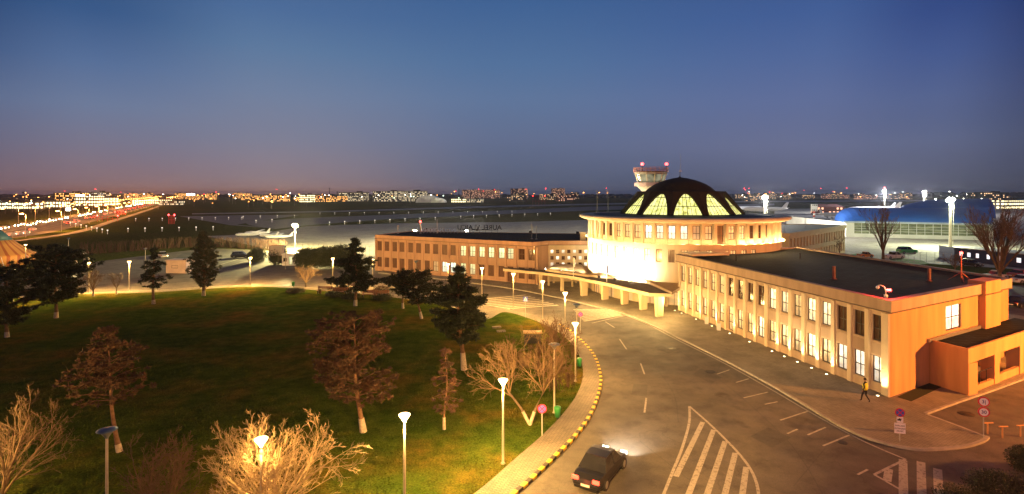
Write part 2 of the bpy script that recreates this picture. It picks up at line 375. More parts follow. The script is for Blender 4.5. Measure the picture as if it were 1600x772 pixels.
# pavement before the terminal
pav_px = [(592, 427), (690, 437), (790, 450), (860, 463), (920, 477), (975, 491), (1010, 505), (1060, 528), (1130, 562), (1200, 599), (1260, 634), (1310, 664), (1350, 683), (1385, 694), (1412, 700), (1445, 703), (1500, 699), (1530, 691), (1540, 684)]
pav_edge = catmull([P(x, y) for x, y in pav_px], 8)
entry = [P(1500, 668), P(1448, 649), P(1500, 630), P(1555, 611), P(1660, 572)]
s = MB(); flat(s, pav_edge+entry+[Vector((75, 60, 0)), Vector((48, 95, 0)), Vector((16, 120, 0)), Vector((-27, 120, 0))], .118); struct('pavement', s, PAVE)
kb = MB(); kerb(kb, pav_edge, .22, .15); kerb(kb, [P(1448, 649), P(1500, 630), P(1555, 611), P(1660, 572)], -.2, .15); kerb(kb, [P(1540, 684), P(1500, 668), P(1448, 649)], -.2, .13)
struct('kerb', kb, KERB)

# road markings
mk = MB()
edge = catmull([P(x, y) for x, y in [(978, 493), (1012, 507), (1060, 532), (1130, 567), (1200, 606), (1260, 641), (1330, 680), (1372, 700), (1415, 718)]], 8)
ribbon(mk, edge, .16, .017)
ek = [v for v in kerb_line[80:]]
ribbon(mk, ek, .2, .017, 0, 1.0 if False else .75)
ribbon(mk, [P(978, 493), P(925, 505)], .16, .017)
for a_, b_ in [((946, 503), (960, 512)), ((968, 530), (979, 546)), ((1001, 568), (1007, 585)), ((1010, 622), (1007, 645))]: ribbon(mk, [P(*a_), P(*b_)], .14, .017)
ap = P(1077, 635)
ribbon(mk, catmull([ap, P(1077, 660), P(1066, 700), P(1050, 740), P(1030, 790), P(1005, 850)], 6), .17, .017)
ribbon(mk, catmull([ap, P(1110, 664), P(1150, 704), P(1174, 736), P(1185, 770), P(1186, 830)], 6), .17, .017)
for a_, b_ in [((1098, 660), (1056, 745)), ((1115, 672), (1074, 778)), ((1133, 690), (1099, 790)), ((1149, 708), (1127, 795)), ((1166, 730), (1156, 800))]: ribbon(mk, [P(*a_), P(*b_)], .32, .0172)
for a_, b_ in [((1415, 718), (1366, 742)), ((1366, 742), (1408, 766))]: ribbon(mk, [P(*a_), P(*b_)], .16, .0175)
for a_, b_, w_ in [((1411, 719), (1412, 800), .42), ((1439, 722), (1441, 800), .42), ((1465, 733), (1468, 800), .42), ((1389, 733), (1386, 752), .4)]: ribbon(mk, [P(*a_), P(*b_)], w_, .018)
struct('road_marking', mk, PAINT)
fd = MB()
for a_, b_ in [((1162, 622), (1200, 613)), ((1219, 657), (1262, 643)), ((1286, 697), (1330, 679)), ((1195, 632), (1215, 628)), ((1230, 678), (1246, 671)), ((1150, 598), (1170, 592)), ((1262, 680), (1290, 668)), ((1340, 742), (1356, 734)), ((1120, 585), (1140, 578))]: ribbon(fd, [P(*a_), P(*b_)], .13, .017)
# zebra crossings
for k in range(9):
    t = k/8; ribbon(fd, [P(896+t*16, 484+t*22-t*4), P(958+t*14, 483.5+t*9)], .5, .0172)
for k in range(8):
    t = k/7; ribbon(fd, [P(752+18*t, 468+16*t), P(822+50*t, 461+16*t)], .55, .0172)
for k in range(5): ribbon(fd, [P(300+30*k, 421-k*3), P(345+34*k, 405-k*2)], .2, .024)
struct('road_marking', fd, mat('zebra_paint', (.42, .38, .31), .75, .3, 3))

# manhole covers
def manhole(px, py, r, lab):
    c = P(px, py); m = MB(); m.lathe([(r, .0125), (r, .03), (r*.86, .03), (r*.84, .024), (1e-4, .026)], (c.x, c.y, 0), 20); o = m.build('manhole_cover', GREYM if False else DARKM, None, None)
    tag(o, lab, 'manhole cover', 'manhole covers')
manhole(1049, 544, .45, 'round iron manhole cover in the drive beside the long yellow facade')
manhole(1110, 581, .45, 'iron manhole cover in the drive near the parking bay ticks')
manhole(1317, 692, .28, 'small iron cover in the road beside the lowest parking tick')
manhole(1510, 647, .5, 'dark manhole cover in the side street below the porch')

# tar seams and repair patches in the drive
sm = MB()
for pl_, w_ in (([(1005, 520), (1060, 548), (1120, 590), (1180, 640), (1240, 700), (1290, 780)], .07), ([(960, 520), (1010, 560), (1050, 610), (1060, 660)], .06), ([(1130, 560), (1118, 596), (1150, 620)], .05), ([(1180, 640), (1230, 622)], .06), ([(1000, 690), (1090, 760)], .06), ([(1290, 700), (1240, 760)], .06)): ribbon(sm, catmull([P(x, y) for x, y in pl_], 8), w_, .0145)
for q_ in ([(1096, 576), (1128, 590), (1112, 600), (1082, 585)], [(1035, 536), (1062, 546), (1044, 553), (1022, 543)], [(1200, 668), (1236, 684), (1206, 700), (1172, 682)], [(990, 600), (1012, 602), (1010, 620), (986, 617)]): flat(sm, poly(q_), .0142)
struct('tar_repairs', sm, asphalt_mat('tar_asphalt', (.075, .067, .06), (.11, .10, .088)))
# ------------------------------------------------------------ airfield strips (unprojected to their true distances)
def strip(name, pxs, z, m): s_ = MB(); flat(s_, poly(pxs), z); return struct(name, s_, m)
TAXI = asphalt_mat('taxiway_surface', (.13, .125, .12), (.20, .19, .18), .8)
strip('apron', [(322, 369), (400, 366), (450, 358), (480, 353.5), (620, 349), (800, 347), (930, 343.5), (1010, 341), (1210, 336), (1210, 327), (1330, 325), (1800, 326), (1800, 452), (1700, 452), (1580, 420), (1400, 409), (1330, 400), (1270, 393), (900, 375), (590, 412), (560, 405), (420, 389)], .02, CONC)
strip('taxiway', [(380, 347), (470, 341), (600, 336), (800, 328.5), (920, 323), (1210, 318), (1210, 321), (920, 329), (800, 334), (600, 343), (480, 352), (430, 358), (390, 352)], .03, TAXI)
strip('runway', [(300, 333.5), (520, 329.5), (800, 320.8), (1100, 314.5), (1700, 311), (1700, 313), (1100, 316.5), (800, 323), (520, 331.5), (300, 335)], .03, mat('runway_concrete', (.30, .29, .27), .8, .2, .02))
strip('taxiway', [(280, 338), (400, 336), (470, 336), (370, 351), (430, 357), (360, 352), (320, 345)], .032, TAXI)
# highway on the left with verge path
hw = [P(-420, 402), P(-160, 383), P(0, 366), (P(90, 348)), P(150, 336), P(195, 326.5), P(225, 320), P(245, 316), P(262, 312.5), P(275, 309)]
hwc = catmull(hw, 6)
s = MB(); ribbon(s, hwc, 30, .03); struct('highway', s, asphalt_mat('highway_asphalt', (.07, .06, .05), (.11, .095, .08)))
s = MB(); ribbon(s, hwc, 4, .035, 0, 24); struct('service_path', s, TAXI)
hm = MB()
for off in (-7.2, -3.7, 3.7, 7.2):
    ribbon(hm, hwc, .2, .04, 0, off)
struct('road_marking', hm, PAINT)
s = MB(); a_ = offset(hwc, 0)
for i in range(len(a_)-1):
    ribbon(s, [a_[i], a_[i+1]], .35, .75); 
struct('highway_barrier', s, KERB)
# far dark tree line along the horizon
def needles_blob(mb, c, rx, ry, rz, n, s_, rnd, mi=0):
    for _ in range(n):
        while True:
            x, y, z = rnd.uniform(-1, 1), rnd.uniform(-1, 1), rnd.uniform(-1, 1)
            if .25 < x*x+y*y+z*z < 1: break
        p = Vector((c[0]+x*rx, c[1]+y*ry, c[2]+z*rz)); d = Vector((rnd.gauss(0, 1), rnd.gauss(0, 1), rnd.gauss(0, .7))).normalized()*s_
        e = Vector((rnd.gauss(0, 1), rnd.gauss(0, 1), rnd.gauss(0, 1))).normalized()*s_*.8
        mb.quad([p-d*.5, p+e*.5, p+d*.5], mi)
rnd = random.Random(5)
tl = MB()
for k in range(620):
    px = rnd.uniform(-150, 1750); d = rnd.uniform(2200, 3400); h = rnd.uniform(9, 16)+(10 if px > 1450 else 0)
    c = at(px, d); wd = rnd.uniform(14, 34)
    tl.lathe([(wd*.9, 0), (wd, h*.35), (wd*.75, h*.75), (wd*.3, h), (.01, h*1.02)], (c.x, c.y, 0), 7, 0, rnd.uniform(0, 3))
o = tl.build('distant_treeline', mat('far_trees', (.012, .018, .018), .95, .4, .02), None); o['kind'] = 'stuff'

# thin dusk haze over the whole airfield
hz = MB(); hz.box((0, 5800, 28), (18400, 12600, 58)); hm_ = bpy.data.materials.new('dusk_haze'); hm_.use_nodes = True; t_ = hm_.node_tree; t_.nodes.clear()
o_ = t_.nodes.new('ShaderNodeOutputMaterial'); v_ = t_.nodes.new('ShaderNodeVolumePrincipled'); v_.inputs['Density'].default_value = .00008; v_.inputs['Color'].default_value = (.9, .92, 1, 1); v_.inputs['Anisotropy'].default_value = .5
t_.links.new(v_.outputs[0], o_.inputs['Volume']); o = hz.build('haze', hm_); o['kind'] = 'stuff'
# ================================================================== BUILDINGS
def line_map(p0, p1):
    p0 = Vector((p0[0], p0[1], 0)); p1 = Vector((p1[0], p1[1], 0)); d = (p1-p0).normalized(); n = Vector((d.y, -d.x, 0))
    return lambda u, z, o: p0+d*u-n*o+Vector((0, 0, z))          # o = distance inwards
def slab(mb, mf, u0, u1, z0, z1, o0, o1, mi=0):       # o0 outer face, o1 inner
    mb.hexa([mf(u0, z0, o0), mf(u1, z0, o0), mf(u1, z0, o1), mf(u0, z0, o1), mf(u0, z1, o0), mf(u1, z1, o0), mf(u1, z1, o1), mf(u0, z1, o1)], mi)
def facade(mb, mf, U, z0, z1, ops, depth=.22, ucuts=(), mi=0):
    us = sorted({round(x, 4) for o in ops for x in o[:2]} | {0, U} | {round(x, 4) for x in ucuts}); zs = sorted({round(x, 4) for o in ops for x in o[2:4]} | {z0, z1})
    for i in range(len(us)-1):
        for j in range(len(zs)-1):
            uc, zc = (us[i]+us[i+1])/2, (zs[j]+zs[j+1])/2
            if any(o[0] < uc < o[1] and o[2] < zc < o[3] for o in ops): continue
            mb.quad([mf(us[i], zs[j], 0), mf(us[i+1], zs[j], 0), mf(us[i+1], zs[j+1], 0), mf(us[i], zs[j+1], 0)], mi)
    for o in ops:
        a, b, c, d = o[:4]
        mb.quad([mf(a, c, 0), mf(a, c, depth), mf(a, d, depth), mf(a, d, 0)], mi); mb.quad([mf(b, c, 0), mf(b, d, 0), mf(b, d, depth), mf(b, c, depth)], mi)
        mb.quad([mf(a, d, 0), mf(a, d, depth), mf(b, d, depth), mf(b, d, 0)], mi); mb.quad([mf(a, c, 0), mf(b, c, 0), mf(b, c, depth), mf(a, c, depth)], mi)
def window(par, mf, a, b, c, d, pane, frame=None, off=.14, nv=1, nh=1, fw=.07, name='window', hpos=.5, sill=False):
    frame = frame or FRAME; f = MB()
    slab(f, mf, a, a+fw, c, d, off, off+.06); slab(f, mf, b-fw, b, c, d, off, off+.06)
    slab(f, mf, a+fw, b-fw, c, c+fw, off, off+.06); slab(f, mf, a+fw, b-fw, d-fw, d, off, off+.06)
    for k in range(nv): u = a+(b-a)*(k+1)/(nv+1); slab(f, mf, u-.03, u+.03, c+fw, d-fw, off+.005, off+.055)
    for k in range(nh): z = c+(d-c)*(hpos if nh == 1 else (k+1)/(nh+1)); slab(f, mf, a+fw, b-fw, z-.035, z+.035, off-.004, off+.05)
    if sill: slab(f, mf, a-.05, b+.05, c-.09, c-.003, -.05, off)
    fo = f.build(name, frame, par)
    q = MB(); q.quad([mf(a+.01, c+.01, off+.045), mf(b-.01, c+.01, off+.045), mf(b-.01, d-.01, off+.045), mf(a+.01, d-.01, off+.045)])
    q.build('pane', pane, fo)
    return fo
rw = random.Random(3)

# ---------------------------------------------------------------- right wing (nearest, long)
A = Vector((29.55, 42.5, 0)); Cc = Vector((22.8, 74.7, 0)); B = Vector((48.9, 53.6, 0)); E = Vector((44.5, 85, 0))
PT = 7.66
rwg = thing('terminal_wing', 'long cream wing with black flat roof beside the curved drive, lit by ground lights', 'building', (36, 64, 0))
mf = line_map(Cc, A); U = (A-Cc).length; pitch = .0543*U; ops = []; wins = []
for k in range(18):
    uc = (.042+.0543*k)*U; hw_ = .53
    up = W_WARM if k < 6 else BRNG if k < 10 else W_BRIGHT if k < 15 else BRNG
    if k in (0, 3): up = W_DIM
    if k in (12,): up = W_WARM
    lo = W_DIM if k < 4 else W_WARM if k < 15 else W_WHITE
    if k in (9, 13): lo = W_BRIGHT
    wins.append((uc-hw_, uc+hw_, 4.2, 6.3, up, 1)); 
    if k == 6: wins.append((uc-hw_, uc+hw_, .25, 3.0, W_WARM, 2))
    else: wins.append((uc-hw_, uc+hw_, .85, 2.98, lo, 1))
b_ = MB(); facade(b_, mf, U, 0, 6.72, [x[:4] for x in wins], .25)
# other walls and the plain end wall
me_ = line_map(A, B); UE = (B-A).length; sE = [(.414*UE, .545*UE, 4.1, 6.25)]
facade(b_, me_, UE, 0, 6.72, sE+[(.50*UE, .62*UE, .5, 2.4), (.66*UE, .80*UE, .5, 2.4)], .25, mi=1)
for p, q in ((B, E), (E, Cc)):
    m_ = line_map(p, q); facade(b_, m_, (q-p).length, 0, 6.72, [], 0)
b_.build('wall', [CREAM, PORCH], rwg)
for (a, b, c, d, m, kind) in wins:
    if kind == 2: fo = window(rwg, mf, a, b, c, d, m, FRAMEB, name='door', nv=1, nh=2)
    else: window(rwg, mf, a, b, c, d, m, FRAME, hpos=.46)
window(rwg, me_, *sE[0], W_WHITE, FRAME, nv=1, nh=1)
# pilasters, spandrel panels, plinth and sill course
for k in range(19):
    uc = (.042+.0543*(k-.5))*U
    if uc < .3: uc = .25
    if uc > U-.3: uc = U-.34
    p_ = MB(); wd = .2 if k < 18 else .33; slab(p_, mf, uc-wd, uc+wd, 0.02, 6.6, -.16, -.002); p_.build('pilaster', CREAM2, rwg)
for k in range(18):
    uc = (.042+.0543*k)*U
    p_ = MB(); slab(p_, mf, uc-.56, uc+.56, 3.12, 4.02, -.04, -.002)
    if k == 6: slab(p_, mf, uc-.42, uc+.42, 3.3, 3.8, -.07, -.041)
    p_.build('spandrel', PANEL, rwg)
b_ = MB()
def ring(mb, pts, z0, z1, out, inn, mi=0):
    n = len(pts); c = sum(pts, Vector())/n
    def off_poly(d):
        r = []
        for i in range(n):
            p0, p1, p2 = pts[i-1], pts[i], pts[(i+1) % n]; d1 = (p1-p0).normalized(); d2 = (p2-p1).normalized()
            n1 = Vector((d1.y, -d1.x, 0)); n2 = Vector((d2.y, -d2.x, 0)); k = n1+n2; k = k/(k.length_squared)*2; r.append(p1+k*d)
        return r
    o_, i_ = off_poly(out), off_poly(-inn)
    for i in range(n):
        j = (i+1) % n
        mb.hexa([(o_[i].x, o_[i].y, z0), (o_[j].x, o_[j].y, z0), (i_[j].x, i_[j].y, z0), (i_[i].x, i_[i].y, z0), (o_[i].x, o_[i].y, z1), (o_[j].x, o_[j].y, z1), (i_[j].x, i_[j].y, z1), (i_[i].x, i_[i].y, z1)], mi)
    return o_, i_
loop = [Cc, A, B, E]        # outward normals to the right of travel
ring(b_, loop, 6.80, PT, .24, .25); b_.build('parapet', COPING, rwg)
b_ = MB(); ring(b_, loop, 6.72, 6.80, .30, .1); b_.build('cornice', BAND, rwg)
b_ = MB(); ring(b_, loop, PT, PT+.05, .27, .28); b_.build('coping', mat('coping_stone', (.30, .22, .15), .7, .2, 2), rwg)
b_ = MB(); b_.prism([(p.x, p.y) for p in [E, B, A, Cc][::-1]], 6.9, 7.5); b_.build('roof', BITU, rwg)
# raised block and pilaster at the far part of the end wall
b_ = MB(); slab(b_, me_, .70*UE, .845*UE, 0, 7.95, -.55, .8); b_.build('buttress', PORCH, rwg)
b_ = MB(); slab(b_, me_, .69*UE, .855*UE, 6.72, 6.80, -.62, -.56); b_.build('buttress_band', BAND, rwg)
# porch on the end wall
Q0 = Vector((35.0, 45.6, 0)); de = (B-A).normalized(); Q1 = Vector((35.95, 42.85, 0)); nq = (Q1-Q0)
Q3 = Q0+de*17.5; Q2 = Q1+de*17.5; mq = line_map(Q1, Q2); side = line_map(Q0, Q1); SL = (Q1-Q0).length
b_ = MB(); slab(b_, mq, -.0, 17.5, 2.62, 3.78, 0, .18); slab(b_, side, 0, SL-.19, 2.62, 3.78, 0, .18); b_.build('porch_fascia', PORCH, rwg)
b_ = MB(); b_.prism([(q.x, q.y) for q in (Q0+de*.2+nq*-.02, Q1+de*.2-nq*.07, Q2-nq*.07, Q3)], 3.3, 3.62); b_.build('porch_roof', BITU, rwg)
b_ = MB(); slab(b_, me_, .262*UE, .70*UE-.01, 3.62, 3.90, -.22, -.003); b_.build('porch_flashing', GREYM, rwg)
b_ = MB(); slab(b_, side, .0, SL, .02, 2.615, .02, 1.1); b_.build('porch_column', PORCH, rwg)
for u in (5.0, 10.2, 15.5): b_ = MB(); slab(b_, mq, u, u+.95, .02, 2.615, .04, 1.0); b_.build('porch_column', PORCH, rwg)
b_ = MB(); slab(b_, mq, 1.15, 4.98, .02, .55, .1, .35); slab(b_, mq, 5.97, 10.18, .02, .75, .1, .35); b_.build('porch_low_wall', PORCH, rwg)
b_ = MB()
for u in (1.3, 2.6, 3.9): b_.tube([mq(u, .55, .22), mq(u, 1.5, .22)], .025, 6)
b_.tube([mq(1.15, 1.5, .22), mq(4.95, 1.5, .22)], .03, 6); b_.build('porch_railing', DARKM, rwg)
b_ = MB(); slab(b_, me_, .35*UE, .50*UE-.05, .02, 2.5, -.06, -.003); b_.build('glass_screen', DARKG, rwg)
window(rwg, me_, .50*UE, .62*UE, .5, 2.4, DARKG, FRAME, nv=2)
window(rwg, me_, .66*UE, .80*UE, .5, 2.4, emis('door_light', (.8, 1, .8), 1.3), FRAME, nv=3)
b_ = MB(); flat(b_, [(q.x, q.y) for q in (P(1401, 623), P(1424, 630), P(1474, 606), P(1452, 600))], .135); b_.build('planting_strip', mat('dark_matting', (.01, .018, .006), .9, .3, 6), rwg)
# service boxes low on the facade
for px, py in ((1104, 507), (1123, 517)):
    c = P(px, py, .1); m = MB(); m.box((c.x, c.y, .55), (.4, .25, .75), -.2); m.box((c.x, c.y, .96), (.46, .3, .06), -.2); m.build('utility_box', WHITEM, rwg)
# roof clutter
def pipe(px, py0, py1, r, mt, nm, lab):
    d = 8.5*F/(py1-HZ); b = at(px, d); z1 = zat(py0, d); m = MB(); m.tube([(b.x, b.y, 7.48), (b.x, b.y, z1)], r, 8); m.lathe([(r*1.9, 0), (r*1.9, .04), (r, .14)], (b.x, b.y, 7.485), 10); o = m.build(nm, mt); tag(o, lab, 'vent pipe', 'vent pipes on the black roof'); return o
PINK = mat('painted_pipe', (.14, .055, .045), .6, .2, 4)
pipe(1303, 416, 436, .15, PINK, 'vent_pipe', 'reddish vent pipe standing in the middle of the black wing roof')
pipe(1452, 419, 439, .14, PINK, 'vent_pipe', 'reddish vent pipe near the end wall side of the black wing roof')
pipe(1150, 398, 408, .05, DARKM, 'vent_pipe', 'thin dark pipe on the black roof close to the rotunda')
pipe(1250, 395, 404, .07, DARKM, 'vent_pipe', 'short dark pipe near the far edge of the black roof')
# twin red obstruction lamp with a curved bracket on the parapet
def red_lamp_bracket():
    d = 8.34*F/(466-HZ); c = at(1384, d, PT); t = thing('obstruction_light', 'twin red lamp glowing on the corner parapet beside a bent white bracket lamp', 'warning light', (c.x, c.y, PT+.05))
    m = MB(); m.tube([(0, 0, 0), (0, 0, .55), (-.12, 0, .85), (-.4, 0, 1.0), (-.62, 0, .95)], .045, 8); m.box((0, 0, .12), (.2, .2, .24)); m.ball((-.66, 0, .82), .13, 10); lpart(t, 'bracket', m, WHITEM, True)
    for x in (.14, .36):
        m = MB(); m.tube([(.0, 0, .3), (x, 0, .42)], .02, 6); m.lathe([(.07, .42), (.09, .45), (.09, .5)], (x, 0, 0), 10); b = lpart(t, 'lamp_holder', m, DARKM)
        m = MB(); m.ball((x, 0, .58), .10, 10); lpart(t, 'red_lens', m, REDL, True)
    l = bpy.data.lights.new('red_glow', 'POINT'); l.energy = 700; l.color = (1, .04, .03); l.shadow_soft_size = .1; lo = bpy.data.objects.new('red_glow', l); COL.objects.link(lo); lo.parent = t; lo.location = (.25, 0, .85)
red_lamp_bracket()
# tripod mast with a red lamp at the back corner of the roof
d = 100; c = at(1502, 56, 0)
def tripod():
    dd = 8.5*F/(440-HZ); c = at(1502, dd, 7.5); t = thing('roof_mast', 'slim roof mast on tripod feet carrying a red warning lamp', 'mast', c)
    zt = zat(397, dd)-7.5; m = MB(); m.tube([(0, 0, 0), (0, 0, zt)], .05, 6)
    for k in range(3): an = k*2.1; m.tube([(0, 0, .9), (1.1*math.cos(an), 1.1*math.sin(an), .02)], .035, 5)
    lpart(t, 'mast', m, mat('rusty_mast_paint', (.30, .10, .06), .7, .3, 5)); m = MB(); m.ball((0, 0, zt+.12), .14, 10); lpart(t, 'red_lens', m, REDL, True)
    l = bpy.data.lights.new('red_glow', 'POINT'); l.energy = 150; l.color = (1, .04, .03); l.shadow_soft_size = .1; lo = bpy.data.objects.new('red_glow', l); COL.objects.link(lo); lo.parent = t; lo.location = (-.4, -.4, zt)
tripod()

# ---------------------------------------------------------------- left wing with link
L0 = Vector((-28.3, 113.4, 0)); L1 = Vector((3.6, 95.9, 0)); L2 = Vector((5.0, 97.0, 0)); 
K0 = Vector((6.6, 98.6, 0)); K1 = Vector((17.0, 98.6, 0)); LB1 = Vector((17.5, 116, 0)); LB0 = Vector((-23.5, 124, 0))
lwg = thing('terminal_wing', 'long pinkish wing behind the park, brown windows left, pale lit windows right', 'building', (-8, 108, 0))
mf = line_map(L0, L1); U = (L1-L0).length; wins = []
lw_px = [593, 604.5, 616.8, 628, 641.6, 653.9, 667.5, 680.6, 694.6, 707.8, 723.5, 738, 752.7, 767.3, 783.5, 797.5, 815, 830.6]
def u_of(px):      # where the pixel column meets the facade line
    k = (px-800)/F; dx, dy = (L1-L0).normalized().x, (L1-L0).normalized().y
    return (k*L0.y-L0.x)/(dx-k*dy)
lowlit = {8: W_TEAL, 9: W_TEAL, 10: W_GRN, 11: W_GRN, 7: W_DIM}
for k, px in enumerate(lw_px):
    uc = u_of(px); hw_ = .62
    wins.append((uc-hw_, uc+hw_, 4.25, 6.2, W_GRN if 10 <= k <= 15 else SHUT if k < 10 else BRNG, 1))
    if k in (3, 6, 15): wins.append((uc-hw_, uc+hw_, .15, 2.9, SHUT, 2))
    else: wins.append((uc-hw_, uc+hw_, .9, 2.9, lowlit.get(k, SHUT), 1))
b_ = MB(); facade(b_, mf, U, 0, 6.72, [x[:4] for x in wins], .25)
cm = [L1, L2, K0]
for p, q in ((LB0, L0), (L1, L2), (L2, K0), (LB1, LB0), (K1, LB1)): facade(b_, line_map(p, q), (q-p).length, 0, 6.72, [], 0)
b_.build('wall', mat('pink_stucco', (.50, .31, .20), .8, .14, 1.1, .15, streak=True, detail=8), lwg)
for (a, b, c, d_, m, kind) in wins:
    window(lwg, mf, a, b, c, d_, m, FRAMEB if m in (SHUT, BRNG) else FRAME, name='door' if kind == 2 else 'window', nv=1, nh=1 if kind == 1 else 0)
for k in range(19):
    if k == 0: uc = u_of(587.5)
    elif k == 18: uc = u_of(839)
    else: uc = (u_of(lw_px[k-1])+u_of(lw_px[k]))/2
    p_ = MB(); slab(p_, mf, uc-.16, uc+.16, .02, 6.6, -.12, -.002); p_.build('pilaster', MATS['pink_stucco'], lwg)
loopL = [L0, L1, L2, K0, K1, LB1, LB0]
b_ = MB(); ring(b_, loopL, 6.80, 7.5, .2, .2); b_.build('parapet', MATS['pink_stucco'], lwg)
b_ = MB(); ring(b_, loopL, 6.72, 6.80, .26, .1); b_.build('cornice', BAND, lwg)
b_ = MB(); b_.prism([(p.x, p.y) for p in loopL], 6.9, 7.4); b_.build('roof', BITU, lwg)
# chequered link wall: small square windows, dark ones and blind white ones with glowing panes alternating
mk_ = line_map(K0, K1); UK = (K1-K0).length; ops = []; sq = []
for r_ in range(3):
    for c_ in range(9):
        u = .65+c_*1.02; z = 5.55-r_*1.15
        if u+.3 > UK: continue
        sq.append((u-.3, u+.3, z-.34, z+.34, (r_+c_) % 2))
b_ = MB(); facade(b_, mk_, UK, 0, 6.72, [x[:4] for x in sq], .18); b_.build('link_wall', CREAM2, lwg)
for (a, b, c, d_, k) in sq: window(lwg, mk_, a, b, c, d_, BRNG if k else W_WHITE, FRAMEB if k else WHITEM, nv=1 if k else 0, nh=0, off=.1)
for i, x in enumerate((-20, -8, 4, 14)):  # unseen floodlights added behind the wing to brighten the apron
    y = 124.4-.2*x if x < 0 else 121-.28*x; m = MB(); m.box((x, y-.9, 7.75), (.6, .5, .45)); fl = m.build('added_apron_floodlight', DARKM, lwg)
    l = bpy.data.lights.new('added_apron_flood', 'SPOT'); l.energy = 330000; l.color = (1, .80, .48); l.spot_size = R(140); l.spot_blend = 1; l.shadow_soft_size = .3; lo = bpy.data.objects.new('added_apron_flood', l); COL.objects.link(lo); lo.parent = lwg; lo.location = Vector((x, y+.3, 8.3))-lwg.location; lo.rotation_euler = Vector((.1, 1, -.22)).to_track_quat('-Z', 'Y').to_euler()
# chimney boxes at the rotunda side of the roof
for x in (13.2, 15.4): m = MB(); m.box((x, 101.2, 8.1), (1.0, .8, 1.4)); m.box((x, 101.2, 8.84), (1.2, 1.0, .08)); m.build('chimney', CREAM2, lwg)

# standing roof lettering seen from behind
def text_mesh(txt, size, m, name, par, loc, rz, ext=.04, flatx=0):
    cu = bpy.data.curves.new(name, 'FONT'); cu.body = txt; cu.size = size; cu.extrude = ext; cu.offset = .012*size; cu.align_x = 'CENTER'; cu.resolution_u = 3
    ob = bpy.data.objects.new(name, cu); COL.objects.link(ob); dg = bpy.context.evaluated_depsgraph_get(); me = bpy.data.meshes.new_from_object(ob.evaluated_get(dg)); COL.objects.unlink(ob); bpy.data.objects.remove(ob)
    o = bpy.data.objects.new(name, me); COL.objects.link(o); me.materials.clear(); me.materials.append(m)
    o.rotation_euler = (R(90)+flatx, 0, rz); o.location = loc
    if par is not None: o.parent = par
    return o
dd = 118; c = at(749, dd, 0)
t = thing('roof_sign', 'dark standing letters on the roof edge read from behind, facing the runway', 'sign', (c.x, c.y, 7.4))
ang = math.atan2(-8, 41); text_mesh('AUREL VLAICU', 1.45, DARKM, 'lettering', t, (0, 0, .85), PI+ang*.3)
m = MB(); m.tube([(-4.2, .12, .8), (4.2, -.3, .8)], .04, 5); 
for k in range(7): x = -4+8*k/6; m.tube([(x, 0, 0), (x, 0, .95)], .035, 5); m.tube([(x, -1.0, 0), (x, 0, .8)], .03, 5)
lpart(t, 'support_frame', m, DARKM)
c = at(684, 120, 0)
t = thing('roof_sign', 'pale bluish standing letters on a tangle of lattice props left of the dark lettering', 'sign', (c.x, c.y, 7.4))
text_mesh('INTERNATIONAL', 1.05, mat('pale_letter_sheet', (.60, .68, .80), .5, .1, 3), 'lettering', t, (0, 0, .3), PI+ang*.3)
m = MB()
for k in range(13): x = -4.5+9*k/12; m.tube([(x, -.2, 0), (x, -.2, 1.2)], .035, 5); m.tube([(x, -1.4, 0), (x, -.2, 1.1)], .03, 5); 
m.tube([(-4.6, -.2, .25), (4.6, -.2, .25)], .04, 5); m.tube([(-4.6, -.2, 1.1), (4.6, -.2, 1.1)], .04, 5); lpart(t, 'support_frame', m, GREYM)
# roof antenna with red light
def antenna(px, top, base_z, dd, lab, red=False, r=.05, cross=False):
    c = at(px, dd, base_z); h = zat(top, dd)-base_z
    t = thing('antenna_mast', lab, 'antenna', c); m = MB(); m.tube([(0, 0, 0), (0, 0, h)], [r*1.3, r], 6); m.box((0, 0, .05), (.4, .4, .1))
    if cross:
        for q in (.8, .9): m.tube([(-.5, 0, h*q), (.5, 0, h*q)], .02, 4)
    lpart(t, 'mast', m, GREYM)
    if red: m = MB(); m.ball((0, 0, h+.2), .24, 10); lpart(t, 'red_lens', m, REDL, True)
antenna(657, 348, 7.4, 118, 'roof pole topped by a red light beside the pale lettering', True, .12)
antenna(622, 352, 7.4, 118, 'thin roof antenna nearest the left end of the pink wing', cross=True)
antenna(683, 343, 7.4, 119, 'thin whip antenna rising behind the pale roof letters')
antenna(831, 349, 7.4, 104, 'crossed roof antenna near the right end of the pink wing', cross=True)
antenna(838, 353, 7.4, 103, 'short whip antenna nearest the rotunda on the pink wing roof')
antenna(933, 297, 12.7, 97, 'tall whip antenna, left one on the rotunda roof rim')
antenna(950, 300, 12.7, 99, 'tall whip antenna on the rotunda roof close to the dome')

# ---------------------------------------------------------------- rotunda
RC = Vector((28.4, 92, 0)); RD = 15.0; DS = 1.045; NB = 56  # rotunda pushed back along the camera's line of sight, radii enlarged by DS
rot = thing('rotunda', 'round floodlit central hall with flat overhanging roof under a black arched dome', 'building', RC)
face = math.atan2(-92, -28.4)          # towards the camera
def circ(r):
    def f(u, z, o): a = face+(u/RD); return RC+Vector(((r-o)*math.cos(a), (r-o)*math.sin(a), z))
    return f
cm_ = circ(RD); CU = 2*PI*RD; bay = CU/NB; ph = R(-4.3)*RD
